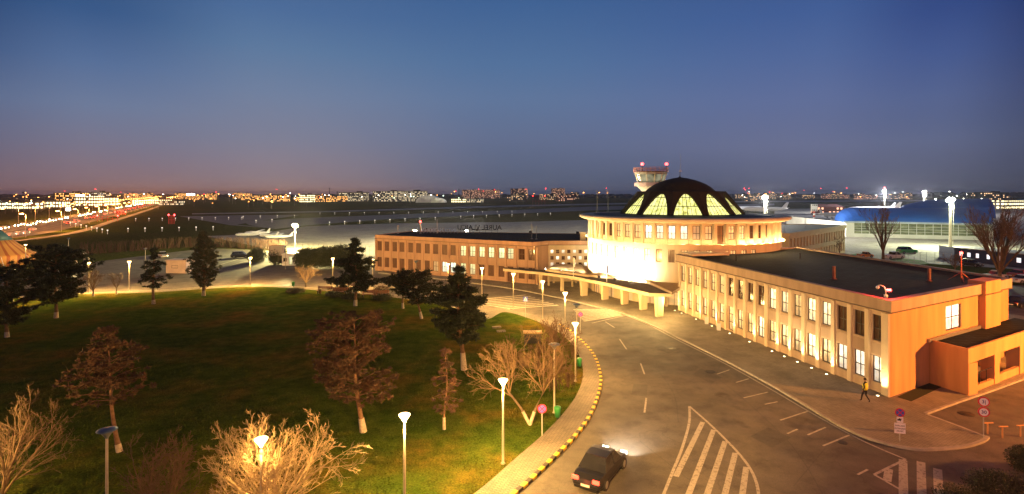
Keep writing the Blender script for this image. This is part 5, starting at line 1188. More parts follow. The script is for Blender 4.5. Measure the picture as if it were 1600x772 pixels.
# ================================================================== VEHICLES
def car_mesh(t, L_=4.4, W_=1.75, Hh=1.45, body=None, kind='sedan', glass=DARKG, tail=None, head=None):
    # stations: x along the length (front +), belt height, roof height, half widths
    if kind == 'sedan': st = [(-.5, .55, .0, .80), (-.48, .78, 0, .9), (-.40, .95, 0, .96), (-.30, .98, .0, 1), (-.17, .98, .97, 1), (0, .97, 1.0, 1), (.12, .96, .96, 1), (.25, .93, 0, 1), (.38, .85, 0, .97), (.47, .72, 0, .9), (.5, .50, 0, .8)]
    elif kind == 'suv': st = [(-.5, .6, .0, .85), (-.49, .95, 0, .95), (-.46, 1.0, 0, .98), (-.40, 1.0, .97, 1), (-.1, 1.0, 1.0, 1), (.08, .98, .98, 1), (.22, .97, 0, 1), (.40, .90, 0, .97), (.48, .78, 0, .92), (.5, .5, 0, .85)]
    elif kind == 'van': st = [(-.5, .6, 0, .9), (-.49, 1.0, .9, .97), (-.45, 1.0, .99, 1), (0, 1.0, 1.0, 1), (.25, 1.0, .97, 1), (.40, .95, .0, .98), (.48, .75, 0, .92), (.5, .5, 0, .85)]
    else: st = [(-.5, .6, 0, .9), (-.49, .95, 0, .98), (-.12, .97, 0, 1), (-.08, .98, .95, 1), (.05, .98, 1.0, 1), (.16, .97, .96, 1), (.27, .95, 0, 1), (.42, .88, 0, .96), (.49, .72, 0, .9), (.5, .5, 0, .85)]
    b_, g_ = MB(), MB(); belt = Hh*.62; hw_ = W_/2; rings = []
    for x, bz, rz_, w_ in st:
        z = belt*bz; ww = hw_*w_; rings.append([(x*L_, -ww*.9, .22), (x*L_, -ww, .38), (x*L_, -ww*1.0, z*.72), (x*L_, -ww*.93, z), (x*L_, ww*.93, z), (x*L_, ww, z*.72), (x*L_, ww, .38), (x*L_, ww*.9, .22)])
    for i in range(len(rings)-1):
        for j in range(8): k = (j+1) % 8; b_.quad([rings[i][j], rings[i][k], rings[i+1][k], rings[i+1][j]])
    b_.quad(rings[0][::-1]); b_.quad(rings[-1])
    body_o = lpart(t, 'body', b_, body, True)
    idx = [i for i, s in enumerate(st) if s[2] > 0]; i0, i1 = idx[0]-1, idx[-1]+1
    tops = [[(st[i][0]*L_+(0), -hw_*.70, Hh*st[i][2]), (st[i][0]*L_, hw_*.70, Hh*st[i][2])] for i in idx]
    def bl(i): return [(st[i][0]*L_, -hw_*st[i][3]*.92, belt*st[i][1]), (st[i][0]*L_, hw_*st[i][3]*.92, belt*st[i][1])]
    bel = [bl(i) for i in idx]; f0, f1 = bl(i0), bl(i1)
    g_.quad([f0[1], f0[0], tops[0][0], tops[0][1]]); g_.quad([f1[0], f1[1], tops[-1][1], tops[-1][0]])
    for s in (0, 1):
        g_.quad([f0[s], bel[0][s], tops[0][s]]); g_.quad([f1[s], bel[-1][s], tops[-1][s]])
        for i in range(len(idx)-1): g_.quad([bel[i][s], bel[i+1][s], tops[i+1][s], tops[i][s]])
    lpart(t, 'window', g_, glass)
    r_ = MB()
    for i in range(len(idx)-1): r_.hexa([tops[i][0], tops[i+1][0], tops[i+1][1], tops[i][1]]+[tuple(Vector(q)+Vector((0, 0, .05))) for q in (tops[i][0], tops[i+1][0], tops[i+1][1], tops[i][1])])
    for i in idx[1:-1]:
        for s, sg in ((0, -1), (1, 1)): k = idx.index(i); r_.tube([Vector(bel[k][s])+Vector((0, sg*.01, 0)), Vector(tops[k][s])+Vector((0, sg*.01, 0))], .035, 4)
    lpart(t, 'roof', r_, body)
    for x in (-.31, .31):
        for sg in (-1, 1):
            m = MB(); y = sg*(hw_-.09); rr = .33; pts = []
            m.tube([(x*L_, y-.11, rr), (x*L_, y+.11, rr)], rr, 18); wo_ = lpart(t, 'wheel', m, RUBBER); m = MB(); m.tube([(x*L_, y+sg*.112, rr), (x*L_, y+sg*.13, rr)], rr*.6, 12); lpart(wo_, 'rim', m, GREYM)
    for sg in (-1, 1):
        m = MB(); m.box((-.493*L_, sg*hw_*.68, belt*.80), (.10, .36, .17)); lpart(t, 'taillight', m, tail or mat('tail_off', (.25, .01, .01), .3, .05, 3) if 'tail_off' not in MATS else (tail or MATS['tail_off']))
        m = MB(); m.box((.487*L_, sg*hw_*.66, belt*.66), (.12, .36, .15)); lpart(t, 'headlight', m, head or (MATS['head_off'] if 'head_off' in MATS else mat('head_off', (.5, .5, .5), .1, .05, 3)))
    m = MB(); m.box((-.503*L_, 0, belt*.48), (.03, .5, .12)); lpart(t, 'number_plate', m, WHITEM)
    return t
def paint(name, c, metal=.3): return mat(name, c, .28, .03, .5, metal=metal, spec=.6)
DKCAR = paint('dark_car_paint', (.02, .02, .024)); WHCAR = paint('white_car_paint', (.7, .7, .68), 0); GRCAR = paint('green_car_paint', (.08, .50, .10), 0); SILV = paint('silver_car_paint', (.4, .4, .42)); ORCAR = paint('orange_car_paint', (.75, .28, .03), 0); RDCAR = paint('red_car_paint', (.4, .03, .03))
hd = math.atan2(.85, .52); t = thing('car', 'dark car with glowing red tail lights driving up the curve at the bottom', 'car', (5.05, 30.9, .012), None, hd)
car_mesh(t, body=DKCAR, tail=TAIL, head=HEADL)
for sg in (-1, 1): point('headlight_beam', (2.35, sg*.6, .62), 1800, (1, .92, .72), t, .06, 'SPOT', (14, sg*.6, -.6), 75, 1)
point('tail_glow', (-2.35, 0, .7), 10, (1, .05, .02), t, .2)
def car(px, py, lab, body, kind, hdg, L_=4.4, Hh=1.45, W_=1.75, group=None, z0=.02, **k):
    c = P(px, py, z0); t = thing('car', lab, 'car', c, group, hdg); car_mesh(t, L_, W_, Hh, body, kind, **k); return t
car(254, 402, 'silver car parked behind the small ragged pine in the parking lot', SILV, 'sedan', 2.3)
car(377, 403, 'dark parked car at the far end of the parking lot', DKCAR, 'suv', .15, 4.6, 1.6)
car(1417, 396, 'bright green off road vehicle on the apron', GRCAR, 'suv', .05, 4.8, 1.85, 1.9)
car(1396, 404, 'white pickup on the apron beside the forked bare tree', WHCAR, 'pickup', .1, 5.0, 1.7, 1.9)
car(1352, 402, 'small orange ground vehicle parked left of the forked bare tree', ORCAR, 'pickup', .1, 3.6, 1.4, 1.6)
car(1518, 416, 'dark hatchback parked in front of the blue container office', DKCAR, 'suv', -1.2, 4.0, 1.5)
car(1593, 433, 'red car at the far right behind the end wall', RDCAR, 'sedan', .2)
car(1600, 442, 'white car parked at the far right beyond the porch roof', WHCAR, 'sedan', .1)
car(1590, 478, 'dark car beyond the porch roof at the right edge', DKCAR, 'sedan', .5)
car(1555, 436, 'pink lit utility vehicle beside the fan shaped bare tree', PINKW, 'pickup', .2, 4.2, 1.6)
# traffic on the highway
far_car_w, far_car_r = None, None
rc = random.Random(31)
def far_car(col, front):
    t = thing('car', 'x', 'car', (0, 0, 0), 'cars on the lit highway'); m = MB()
    prof = [(-2.1, .3), (-2.1, .85), (-1.9, .95), (-1.2, .98), (-.8, 1.4), (.5, 1.4), (1.1, .95), (2.0, .85), (2.1, .5), (2.1, .3)]
    for i in range(len(prof)-1): (x0, z0_), (x1, z1_) = prof[i], prof[i+1]; m.quad([(x0, -.85, z0_), (x0, .85, z0_), (x1, .85, z1_), (x1, -.85, z1_)])
    m.quad([(x, -.85, z) for x, z in prof]); m.quad([(x, .85, z) for x, z in prof][::-1]); lpart(t, 'body', m, col)
    for sg in (-1, 1):
        m = MB(); m.box((2.12, sg*.6, .65), (.12, .45, .35)); lpart(t, 'headlight', m, HEADLF); m = MB(); m.box((-2.12, sg*.6, .75), (.12, .45, .3)); lpart(t, 'taillight', m, TAIL)
    return t
HEADLF = emis('far_headlight_glow', (1, .75, .4), 50)
protos = [far_car(DKCAR, True), far_car(SILV, True)]; used_p = [False, False]
hr = resample(hwc, 5.5)
for i in range(3, len(hr)-2):
    for lane, sgn in ((-9, 1), (-5.4, 1), (5.4, -1), (9, -1)):
        if rc.random() > (.30 if i < 60 else .16): continue
        if hr[i].y > 1000: continue
        tdir = (hr[i+1]-hr[i-1]).normalized(); nn = Vector((tdir.y, -tdir.x, 0)); p = hr[i]+nn*lane; p.z = .04; k = rc.randrange(2)
        ang = math.atan2(tdir.y, tdir.x)+(0 if sgn < 0 else PI)
        lab = 'small far car with lit lamps on the highway'
        if not used_p[k]: used_p[k] = True; o = protos[k]; o.location = p; o.rotation_euler.z = ang; o['label'] = lab
        else: dup(protos[k], p, ang, lab)
for k in (0, 1):
    if not used_p[k]: protos[k].location = (-300, 400, .04)
# sodium lamps of the highway
def far_lamp(h, arm, glow, grp):
    t = thing('street_lamp', 'x', 'street lamp', (0, 0, 0), grp); m = MB(); m.tube([(0, 0, 0), (0, 0, h), (arm, 0, h+.3)], [.14, .09, .07], 5); lpart(t, 'pole', m, POLE)
    m = MB(); m.box((arm, 0, h+.15), (1.0, .6, .35)); lpart(t, 'lamp_head', m, glow); return t
hl0 = far_lamp(8.5, 1.6, CITYO, 'sodium lamps along the highway'); first = True
for off in (-17, 17):
    for i, q in enumerate(resample(offset(hwc, off), 34)):
        if q.y > 1500: continue
        q = Vector((q.x, q.y, 0)); a = 0 if off < 0 else PI
        if first: hl0.location = q; hl0['label'] = 'tall sodium lamp beside the highway'; first = False; o = hl0
        else: o = dup(hl0, q, a, 'tall sodium lamp beside the highway')
        if i % 3 == 0 and q.y < 700: point('sodium_light', (0, 0, 7.5), 14000, (1, .36, .07), o, .5)

# ================================================================== AIRCRAFT
def aircraft(c, hdg, L_, lab, col=WHITEM, group='airliners parked on the far apron', small=False):
    t = thing('small_aircraft' if small else 'airliner', lab, 'aircraft', c, group, hdg); r = L_*.055; z = r*1.9; m = MB(); n = 14
    prof = [(-.5, .12), (-.42, .45), (-.25, .85), (-.05, 1), (.35, 1), (.43, .8), (.48, .45), (.5, .05)]
    m.tube([(x*L_, 0, z+(r*.5*(max(0, -.05-x)*1.6))) for x, _ in prof], [r*q for _, q in prof], n); lpart(t, 'fuselage', m, col, True)
    for sg in (-1, 1):
        m = MB(); y1 = sg*L_*.46; a_ = [(.08*L_, sg*r*.7, z-r*.4), (-.08*L_, sg*r*.7, z-r*.4), (-.17*L_ if not small else -.07*L_, y1, z+r*.3), (-.12*L_ if not small else .05*L_, y1, z+r*.3)]
        if small: a_ = [tuple(Vector(q)+Vector((0, 0, r*1.3))) for q in a_]
        m.hexa(a_+[tuple(Vector(q)+Vector((0, 0, .18*L_/30+.05))) for q in a_]); lpart(t, 'wing', m, col)
        m = MB(); a_ = [(-.40*L_, sg*r*.2, z+r*.5), (-.47*L_, sg*r*.2, z+r*.5), (-.50*L_, sg*L_*.16, z+r*.7), (-.47*L_, sg*L_*.16, z+r*.7)]
        m.hexa(a_+[tuple(Vector(q)+Vector((0, 0, .1))) for q in a_]); lpart(t, 'tailplane', m, col)
        if not small: m = MB(); m.tube([(.06*L_, sg*L_*.15, z-r*.9), (-.04*L_, sg*L_*.15, z-r*.8)], [r*.5, r*.35], 10); lpart(t, 'engine', m, GREYM, True)
    m = MB(); th_ = .15*L_/30+.04; a_ = [(-.36*L_, -th_, z+r*.8), (-.47*L_, -th_, z+r*.6), (-.47*L_, th_, z+r*.6), (-.36*L_, th_, z+r*.8)]
    hh = L_*.17; m.hexa(a_+[(-.47*L_, -th_*.5, z+hh), (-.52*L_, -th_*.5, z+hh), (-.52*L_, th_*.5, z+hh), (-.47*L_, th_*.5, z+hh)]); lpart(t, 'tail_fin', m, col)
    for x, y in ((.38*L_, 0), (-.05*L_, r*1.2), (-.05*L_, -r*1.2)): m = MB(); m.tube([(x, y, z-r*.5), (x, y, .3*r)], r*.08, 5); m.tube([(x, y-.15*r, .3*r), (x, y+.15*r, .3*r)], r*.3, 10); lpart(t, 'landing_gear', m, DARKM)
    if small: m = MB(); m.box((L_*.505, 0, z), (.05, L_*.22, .12)); lpart(t, 'propeller', m, DARKM)
    return t
aircraft(P(1196, 333.5, 0), 2.9, 34, 'white airliner just right of the rotunda roof, tail to the left'); aircraft(P(1168, 331, 0), .2, 32, 'white airliner half hidden behind the rotunda roof')
aircraft(P(1298, 341, 0), .5, 24, 'white jet on the apron right of the red and white tower'); aircraft(P(1364, 335, 0), 2.4, 36, 'airliner whose tail shows above the hangar roof, left of two'); aircraft(P(1400, 333, 0), 2.4, 36, 'airliner whose tail shows above the hangar roof, right of two')
aircraft(P(1370, 331, 0), 3.0, 30, 'airliner fuselage showing beyond the hangar roof top'); aircraft(P(1310, 348.5, 0), .3, 12, 'small jet nearest the left end of the hangar roof')
aircraft(P(402, 368, 0), 3.1, 10, 'small white aircraft left on the bright apron', WHITEM, 'small aircraft on the bright apron', True)
for i, (px, py, hd_, lab) in enumerate([(386, 371, 3.0, 'small white aircraft nearest the left tip of the bright apron'), (420, 373, 2.7, 'small white aircraft in the row behind the billboard, middle'), (436, 374, 3.3, 'small white aircraft nearest the yellow floodlight mast')]): aircraft(P(px, py, 0), hd_, 9.5, lab, WHITEM, 'small aircraft on the bright apron', True)
# red and white tower with lit panel
c = P(1272, 352); t = thing('marker_tower', 'red and white banded pole carrying a pale panel box on the apron', 'tower', c); d = c.y
zb_, zt2 = zat(330, d), zat(319, d); n = 7
for k in range(n): m = MB(); m.tube([(0, 0, zb_*k/n), (0, 0, zb_*(k+1)/n)], .55, 10); lpart(t, 'band', m, MATS['red_band'] if 'red_band' in MATS and k % 2 == 0 else (mat('red_band', (.5, .10, .07), .5, .1, 1) if k % 2 == 0 else WHITEM))
m = MB(); m.box((0, 0, (zb_+zt2)/2), (2.9, 1.0, zt2-zb_)); lpart(t, 'panel', m, WHITEM)
for i in range(3):
    for j in range(2): m = MB(); m.box((-.9+.9*i, -.52, zb_+.55+j*(zt2-zb_-1.1)), (.55, .06, .6)); lpart(t, 'dark_square', m, DARKM)
# red equipment out on the field
def red_box(px, py, w_, h_, lab):
    c = P(px, py); t = thing('antenna_array', lab, 'antenna', c); m = MB()
    for k in range(5): x = w_*(k/4-.5); m.tube([(x, 0, 0), (x, 0, h_)], .12, 5)
    m.tube([(-w_/2, 0, h_), (w_/2, 0, h_)], .12, 5); m.tube([(-w_/2, 0, h_*.5), (w_/2, 0, h_*.5)], .12, 5); lpart(t, 'frame', m, REDM)
    for x in (-w_/2, w_/2): m = MB(); m.ball((x, 0, h_+.3), .45, 8); lpart(t, 'red_lens', m, REDL)
red_box(268, 350, 3, 4.5, 'small red lit equipment mast in the middle of the dark field'); red_box(842, 322, 16, 13, 'red lit equipment frame beyond the runway'); red_box(168, 346, 12, 3, 'red and white barrier frame with end lights near the highway'); red_box(188, 336, 8, 2, 'small red lit equipment beside the highway bend')
# approach light posts
pl0 = thing('approach_post', 'x', 'marker post', (0, 0, 0), 'white marker posts on the airfield grass'); m = MB(); m.tube([(0, 0, 0), (0, 0, 1.5)], .11, 6); lpart(pl0, 'post', m, WHITEM); m = MB(); m.box((0, 0, 1.6), (.4, .3, .3)); lpart(pl0, 'lamp', m, emis('marker_glow', (1, .95, .8), 1.5)); first = True
rows = [((200, 363), (333, 360), 6), ((212, 346), (378, 343.5), 9), ((110, 353), (168, 366), 8), ((400, 349), (425, 347.5), 2), ((515, 352), (680, 344), 8), ((720, 341.5), (860, 336.5), 8), ((500, 336), (800, 333), 14), ((380, 342), (460, 340), 4)]
for (a0, b0, n) in rows:
    for k in range(n):
        f = k/max(1, n-1); p = P(a0[0]+(b0[0]-a0[0])*f, a0[1]+(b0[1]-a0[1])*f); lab = 'short white marker post on the dark airfield grass'
        if first: pl0.location = p; pl0['label'] = lab; first = False
        else: dup(pl0, p, 0, lab)
# tall thin fence by the bright apron
fn = thing('fence', 'tall thin post fence in front of the bright yellow apron', 'fence', P(500, 397)); fp = resample([P(440, 397), P(500, 399), P(560, 401), P(589, 404)], 1.6); o0 = fn.location
m = MB()
for p in fp: q = p-o0; m.tube([(q.x, q.y, 0), (q.x, q.y, 3.0)], .045, 4)
lpart(fn, 'posts', m, GREYM); m = MB()
for z in (.4, 1.7, 2.9):
    for i in range(len(fp)-1): m.tube([fp[i]-o0+Vector((0, 0, z)), fp[i+1]-o0+Vector((0, 0, z))], .025, 3)
lpart(fn, 'rails', m, GREYM)
fn = thing('fence', 'thin post fence before the apron right of the forked bare tree', 'fence', P(1450, 408)); fp = resample([P(1400, 411), P(1445, 410), P(1500, 412)], 1.6); o0 = fn.location; m = MB()
for p in fp: q = p-o0; m.tube([(q.x, q.y, 0), (q.x, q.y, 2.4)], .05, 4)
lpart(fn, 'posts', m, GREYM); m = MB()
for z in (.3, 2.3):
    for i in range(len(fp)-1): m.tube([fp[i]-o0+Vector((0, 0, z)), fp[i+1]-o0+Vector((0, 0, z))], .03, 3)
lpart(fn, 'rails', m, GREYM)
for pts in ([(1322, 399), (1345, 395), (1352, 402), (1330, 405)], [(1386, 408), (1400, 402), (1440, 407), (1452, 412), (1420, 416)]): s = MB(); flat(s, poly(pts), .03); struct('grass_patch', s, mat('fresh_grass_'+str(len(MATS)), (.06, .15, .02), .9, .25, 1.5, .3))

# ================================================================== CITY ON THE HORIZON
def bld_mat(name, wall, lit, dens, st, sx_=3.2, sz_=3.3):
    m, t, b = nodes(name); b.inputs['Base Color'].default_value = (*wall, 1); b.inputs['Roughness'].default_value = .8
    o = t.nodes.new('ShaderNodeTexCoord').outputs['Object']; sp = t.nodes.new('ShaderNodeSeparateXYZ'); link(t, o, sp.inputs[0])
    def M(op, a, b_=None):
        n = t.nodes.new('ShaderNodeMath'); n.operation = op
        for k, v in enumerate((a, b_)):
            if v is None: continue
            if isinstance(v, (int, float)): n.inputs[k].default_value = v
            else: link(t, v, n.inputs[k])
        return n.outputs[0]
    xy = M('ADD', sp.outputs[0], M('MULTIPLY', sp.outputs[1], .7)); cx = M('DIVIDE', xy, sx_); cz = M('DIVIDE', sp.outputs[2], sz_)
    fx, fz = M('FRACT', cx), M('FRACT', cz); inw = M('MULTIPLY', M('MULTIPLY', M('GREATER_THAN', fx, .25), M('LESS_THAN', fx, .8)), M('MULTIPLY', M('GREATER_THAN', fz, .3), M('LESS_THAN', fz, .8)))
    cv = t.nodes.new('ShaderNodeCombineXYZ'); link(t, M('FLOOR', cx), cv.inputs[0]); link(t, M('FLOOR', cz), cv.inputs[1]); oi = t.nodes.new('ShaderNodeObjectInfo'); link(t, oi.outputs['Random'], cv.inputs[2])
    wn_ = t.nodes.new('ShaderNodeTexWhiteNoise'); link(t, cv.outputs[0], wn_.inputs['Vector']); e = M('MULTIPLY', M('MULTIPLY', inw, M('LESS_THAN', wn_.outputs['Value'], dens)), st)
    b.inputs['Emission Color'].default_value = (*lit, 1); link(t, e, b.inputs['Emission Strength']); m.cycles.emission_sampling = 'NONE'; return m
BM = [bld_mat('city_block_orange', (.10, .05, .03), (1, .45, .12), .6, 4, 2.3, 2.9), bld_mat('city_block_white', (.10, .09, .08), (1, .80, .48), .5, 1.9, 2.1, 3.0), bld_mat('city_block_dim', (.05, .045, .05), (1, .6, .3), .28, 2.2, 2.4, 3.0), bld_mat('lit_store', (.3, .26, .2), (1, .85, .45), .95, 4, 3, 3.6), bld_mat('red_brick_block', (.16, .05, .045), (1, .5, .3), .35, 2, 2.6, 3.1)]
rb_ = random.Random(8)
def block(px, d, w_, h_, mi, lab, grp, depth=14, hip=False):
    c = at(px, d, 0); t = thing('building', lab, 'building', c, grp, rb_.uniform(-.3, .3)); m = MB(); m.box((0, depth/2, h_/2), (w_, depth, h_)); lpart(t, 'wall', m, BM[mi])
    m = MB()
    if hip: m.prism([(-w_/2-.5, -.5), (w_/2+.5, -.5), (w_/2+.5, depth+.5), (-w_/2-.5, depth+.5)], h_, h_+.4); m.hexa([(-w_/2-.4, -.4, h_+.41), (w_/2+.4, -.4, h_+.41), (w_/2+.4, depth+.4, h_+.41), (-w_/2-.4, depth+.4, h_+.41), (-w_/4, depth*.45, h_+h_*.45), (w_/4, depth*.45, h_+h_*.45), (w_/4, depth*.55, h_+h_*.45), (-w_/4, depth*.55, h_+h_*.45)])
    else: m.box((0, depth/2, h_+.3), (w_+.8, depth+.8, .6)); m.box((w_*.2, depth/2, h_+1.6), (w_*.18+1, depth*.4, 2.2))
    lpart(t, 'roof', m, mat('far_roof_red', (.20, .05, .04), .8, .2, .1) if hip and 'far_roof_red' not in MATS else (MATS['far_roof_red'] if hip else DARKM)); return t
named = [  # px, dist, width m, height, material, label
 (10, 560, 60, 7, 3, 'long low green white lit store at the far left edge'), (52, 620, 60, 8, 3, 'long bright roofed store left of the highway lights'),
 (104, 760, 46, 17, 0, 'dark office block with rows of orange windows left of the bright store'), (134, 700, 26, 13, 3, 'brightest white store beside the highway'), (163, 740, 17, 11, 3, 'second bright white store beside the highway'),
 (150, 980, 30, 19, 1, 'block with lit roof sign behind the bright stores'), (238, 840, 55, 8, 3, 'low store with a long lit strip right of the highway end'), (262, 760, 30, 6, 1, 'low lit depot at the edge of the dark field'),
 (552, 1150, 60, 19, 1, 'pale lit office block left of the hangar arches on the skyline'), (605, 1120, 60, 21, 1, 'longest pale lit office block on the middle skyline'), (640, 1140, 70, 22, 1, 'stepped pale block right on the middle skyline'), (665, 1180, 40, 15, 1, 'lower pale block at the end of the office row'),
 (477, 1000, 24, 14, 3, 'yellow lit shed on the skyline above the floodlight mast'), (500, 1060, 40, 13, 0, 'orange lit shed on the skyline between the dark trees'), (527, 1100, 30, 12, 0, 'orange lit shed left of the pale office row'), (715, 980, 24, 8, 3, 'yellow lit building below the red lit blocks on the middle skyline'), (738, 990, 34, 7, 1, 'low dim hall right of the yellow lit building'),
 (735, 1900, 60, 30, 4, 'distant red lit block on the middle skyline, left of two'), (765, 1900, 70, 30, 4, 'distant red lit block on the middle skyline, right of two'), (812, 1900, 60, 34, 4, 'distant red block left of the rotunda'), (872, 2000, 50, 36, 4, 'distant tallest red block left of the rotunda'),
 (1288, 420, 11, 5.5, 4, 'white house with red roof on the far apron, left one'), (1306, 420, 12, 5.5, 4, 'white house with red roof on the far apron, right one'), (1586, 560, 34, 9, 3, 'bright yellow lit building at the far right skyline'), (1548, 900, 50, 18, 2, 'dark hotel block with a few lights on the right skyline')]
for i, (px, d, w_, h_, mi, lab) in enumerate(named): block(px, d, w_, h_, mi, lab, 'buildings on the skyline', hip='red roof' in lab)
for k in range(38):
    z = rb_.random(); px = rb_.uniform(170, 470) if k < 16 else rb_.uniform(800, 960) if k < 23 else rb_.uniform(1150, 1420)
    d = rb_.uniform(1100, 1900); mi = 0 if k < 16 else rb_.choice([2, 4, 2]); block(px, d, rb_.uniform(18, 50), rb_.uniform(6, 14)+(d-1000)*.008, mi, 'small distant lit block on the '+('left' if k < 16 else 'middle' if k < 23 else 'right')+' skyline', 'small distant blocks on the '+('left' if k < 16 else 'middle' if k < 23 else 'right')+' skyline')
# lit roof signs (plain light boxes)
for px, y, d, w_, lab in ((125, 306.5, 740, 11, 'white light box on the dark office roof'), (140, 306, 960, 10, 'white light box left of two on the block behind the stores'), (149, 306, 962, 6, 'white light box right of two on the block behind the stores'), (298, 304, 1000, 14, 'lone white light box high over the left skyline'), (107, 329, 520, 4, 'white lit pylon beside the highway')):
    c = at(px, d, 0); z = zat(y, d); t = thing('light_box', lab, 'illuminated sign', c); m = MB(); m.box((0, 0, z), (w_, .6, 3.4 if w_ > 5 else 5)); lpart(t, 'panel', m, CITYW); m = MB(); m.tube([(-w_*.3, 0, 0), (-w_*.3, 0, z-2)], .25, 5); m.tube([(w_*.3, 0, 0), (w_*.3, 0, z-2)], .25, 5); lpart(t, 'leg', m, DARKM)
# arched hangars on the middle skyline
for px, w_, lab in ((668, 22, 'large pale arched hangar on the middle skyline'), (684, 13, 'small pale arched hangar beside the larger one')):
    c = at(px, 1000, 0); t = thing('arched_hangar', lab, 'hangar', c); m = MB(); pr = [(w_*math.cos(PI*i/10), w_*.62*math.sin(PI*i/10)) for i in range(11)]
    for i in range(10): (x0, z0_), (x1, z1_) = pr[i], pr[i+1]; m.quad([(x0, 0, z0_), (x1, 0, z1_), (x1, 30, z1_), (x0, 30, z0_)])
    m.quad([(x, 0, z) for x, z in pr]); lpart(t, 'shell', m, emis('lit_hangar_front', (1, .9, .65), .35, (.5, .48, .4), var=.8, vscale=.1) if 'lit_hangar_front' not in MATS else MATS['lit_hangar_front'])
# lamps of the city
fams = {'orange': (far_lamp(9, .5, CITYO, 'orange city lamps on the horizon'), 'distant orange street lamp among the lights of the horizon'), 'white': (far_lamp(10, .5, CITYW, 'white city lamps on the horizon'), 'distant white lamp among the lights of the horizon'), 'green': (far_lamp(9, .5, CITYG, 'greenish city lamps on the horizon'), 'distant greenish lamp among the lights of the horizon'), 'red': (far_lamp(14, .2, REDL, 'red lights on the horizon'), 'distant red light on the horizon')}
usedf = set(); rl = random.Random(4)
spec = [(70, 20, 480, 500, 1300, 'orange'), (18, 0, 130, 380, 700, 'orange'), (12, 0, 60, 420, 640, 'green'), (18, 100, 480, 600, 1400, 'white'), (14, 480, 700, 950, 1200, 'white'), (10, 480, 700, 1000, 1300, 'orange'), (8, 460, 720, 900, 1100, 'green'), (14, 700, 980, 1500, 2600, 'orange'), (14, 1150, 1420, 900, 2200, 'orange'), (12, 1150, 1500, 800, 1900, 'white'), (10, 1490, 1600, 700, 1500, 'white'), (10, 700, 980, 1400, 2400, 'red'), (10, 1150, 1400, 900, 1900, 'red'), (10, 60, 500, 800, 1500, 'red')]
for n, x0, x1, d0, d1, kd in spec:
    for _ in range(n):
        px = rl.uniform(x0, x1); d = d0+(d1-d0)*rl.random(); c = at(px, d, 0); o, lab = fams[kd]; s_ = 1.0*max(.8, min(2.3, d/800))*rl.uniform(.75, 1.15)
        if kd not in usedf: usedf.add(kd); o.location = c; o['label'] = lab; o.scale = (s_,)*3
        else: dup(o, c, 0, lab, scale=s_)
for px, top, d, lab in ((515, 293.5, 1300, 'thin dark chimney mast on the skyline'), (527, 299, 1250, 'short dark skyline mast'), (36, 299, 1000, 'lattice mast with dish at the left skyline'), (717, 295, 1500, 'thin mast with a pale light on the middle skyline'), (272, 303, 900, 'dark slender mast among the orange skyline lights')):
    c = at(px, d); t = thing('skyline_mast', lab, 'mast', c); h_ = zat(top, d); m = MB(); m.tube([(0, 0, 0), (0, 0, h_)], [1.2, .5], 6); m.box((0, 0, h_-2), (2.4, 2.4, 1.4)); lpart(t, 'mast', m, DARKM)

# ================================================================== SIGNS, POSTS, BENCHES, BINS
PLATE = mat('sign_back', (.35, .35, .34), .4, .1, 4); PLUM = mat('sign_red', (.55, .02, .05), .45, .05, 4); SBLUE = mat('sign_blue', (.05, .09, .50), .45, .05, 4); SWHITE = mat('sign_white', (.80, .72, .76), .5, .05, 4)
def disc(mb, z, r, y0, y1, mi=0, n=24): mb.tube([(0, y0, z), (0, y1, z)], r, n, mi)
def sign_post(px, py, lab, h, hdg=0):
    c = P(px, py, .12); t = thing('road_sign', lab, 'road sign', c, None, hdg); m = MB(); m.tube([(0, .03, 0), (0, .03, h)], .035, 8); lpart(t, 'post', m, PLATE); return t
def no_stop(t, z, r):
    m = MB(); disc(m, z, r, -.03, 0); lpart(t, 'sign_rim', m, PLUM); m = MB(); disc(m, z, r*.80, -.036, -.031); lpart(t, 'sign_face', m, SBLUE)
    m = MB()
    for a in (PI/4, -PI/4): ca, sa = math.cos(a), math.sin(a); w_ = r*.09; l_ = r*.82; m.hexa([(-ca*l_-sa*w_, -.040+.001*(a > 0), z-sa*l_+ca*w_), (-ca*l_+sa*w_, -.040+.001*(a > 0), z-sa*l_-ca*w_), (ca*l_+sa*w_, -.040+.001*(a > 0), z+sa*l_-ca*w_), (ca*l_-sa*w_, -.040+.001*(a > 0), z+sa*l_+ca*w_)]+[(-ca*l_-sa*w_, -.045+.001*(a > 0), z-sa*l_+ca*w_), (-ca*l_+sa*w_, -.045+.001*(a > 0), z-sa*l_-ca*w_), (ca*l_+sa*w_, -.045+.001*(a > 0), z+sa*l_-ca*w_), (ca*l_-sa*w_, -.045+.001*(a > 0), z+sa*l_+ca*w_)])
    lpart(t, 'cross', m, PLUM)
t = sign_post(847, 681, 'round no stopping sign on a thin post beside the forked tree', 2.0); no_stop(t, 1.78, .30)
t = sign_post(907, 520, 'small red rimmed sign seen through the twiggy tree', 2.3, -.2); no_stop(t, 2.1, .28)
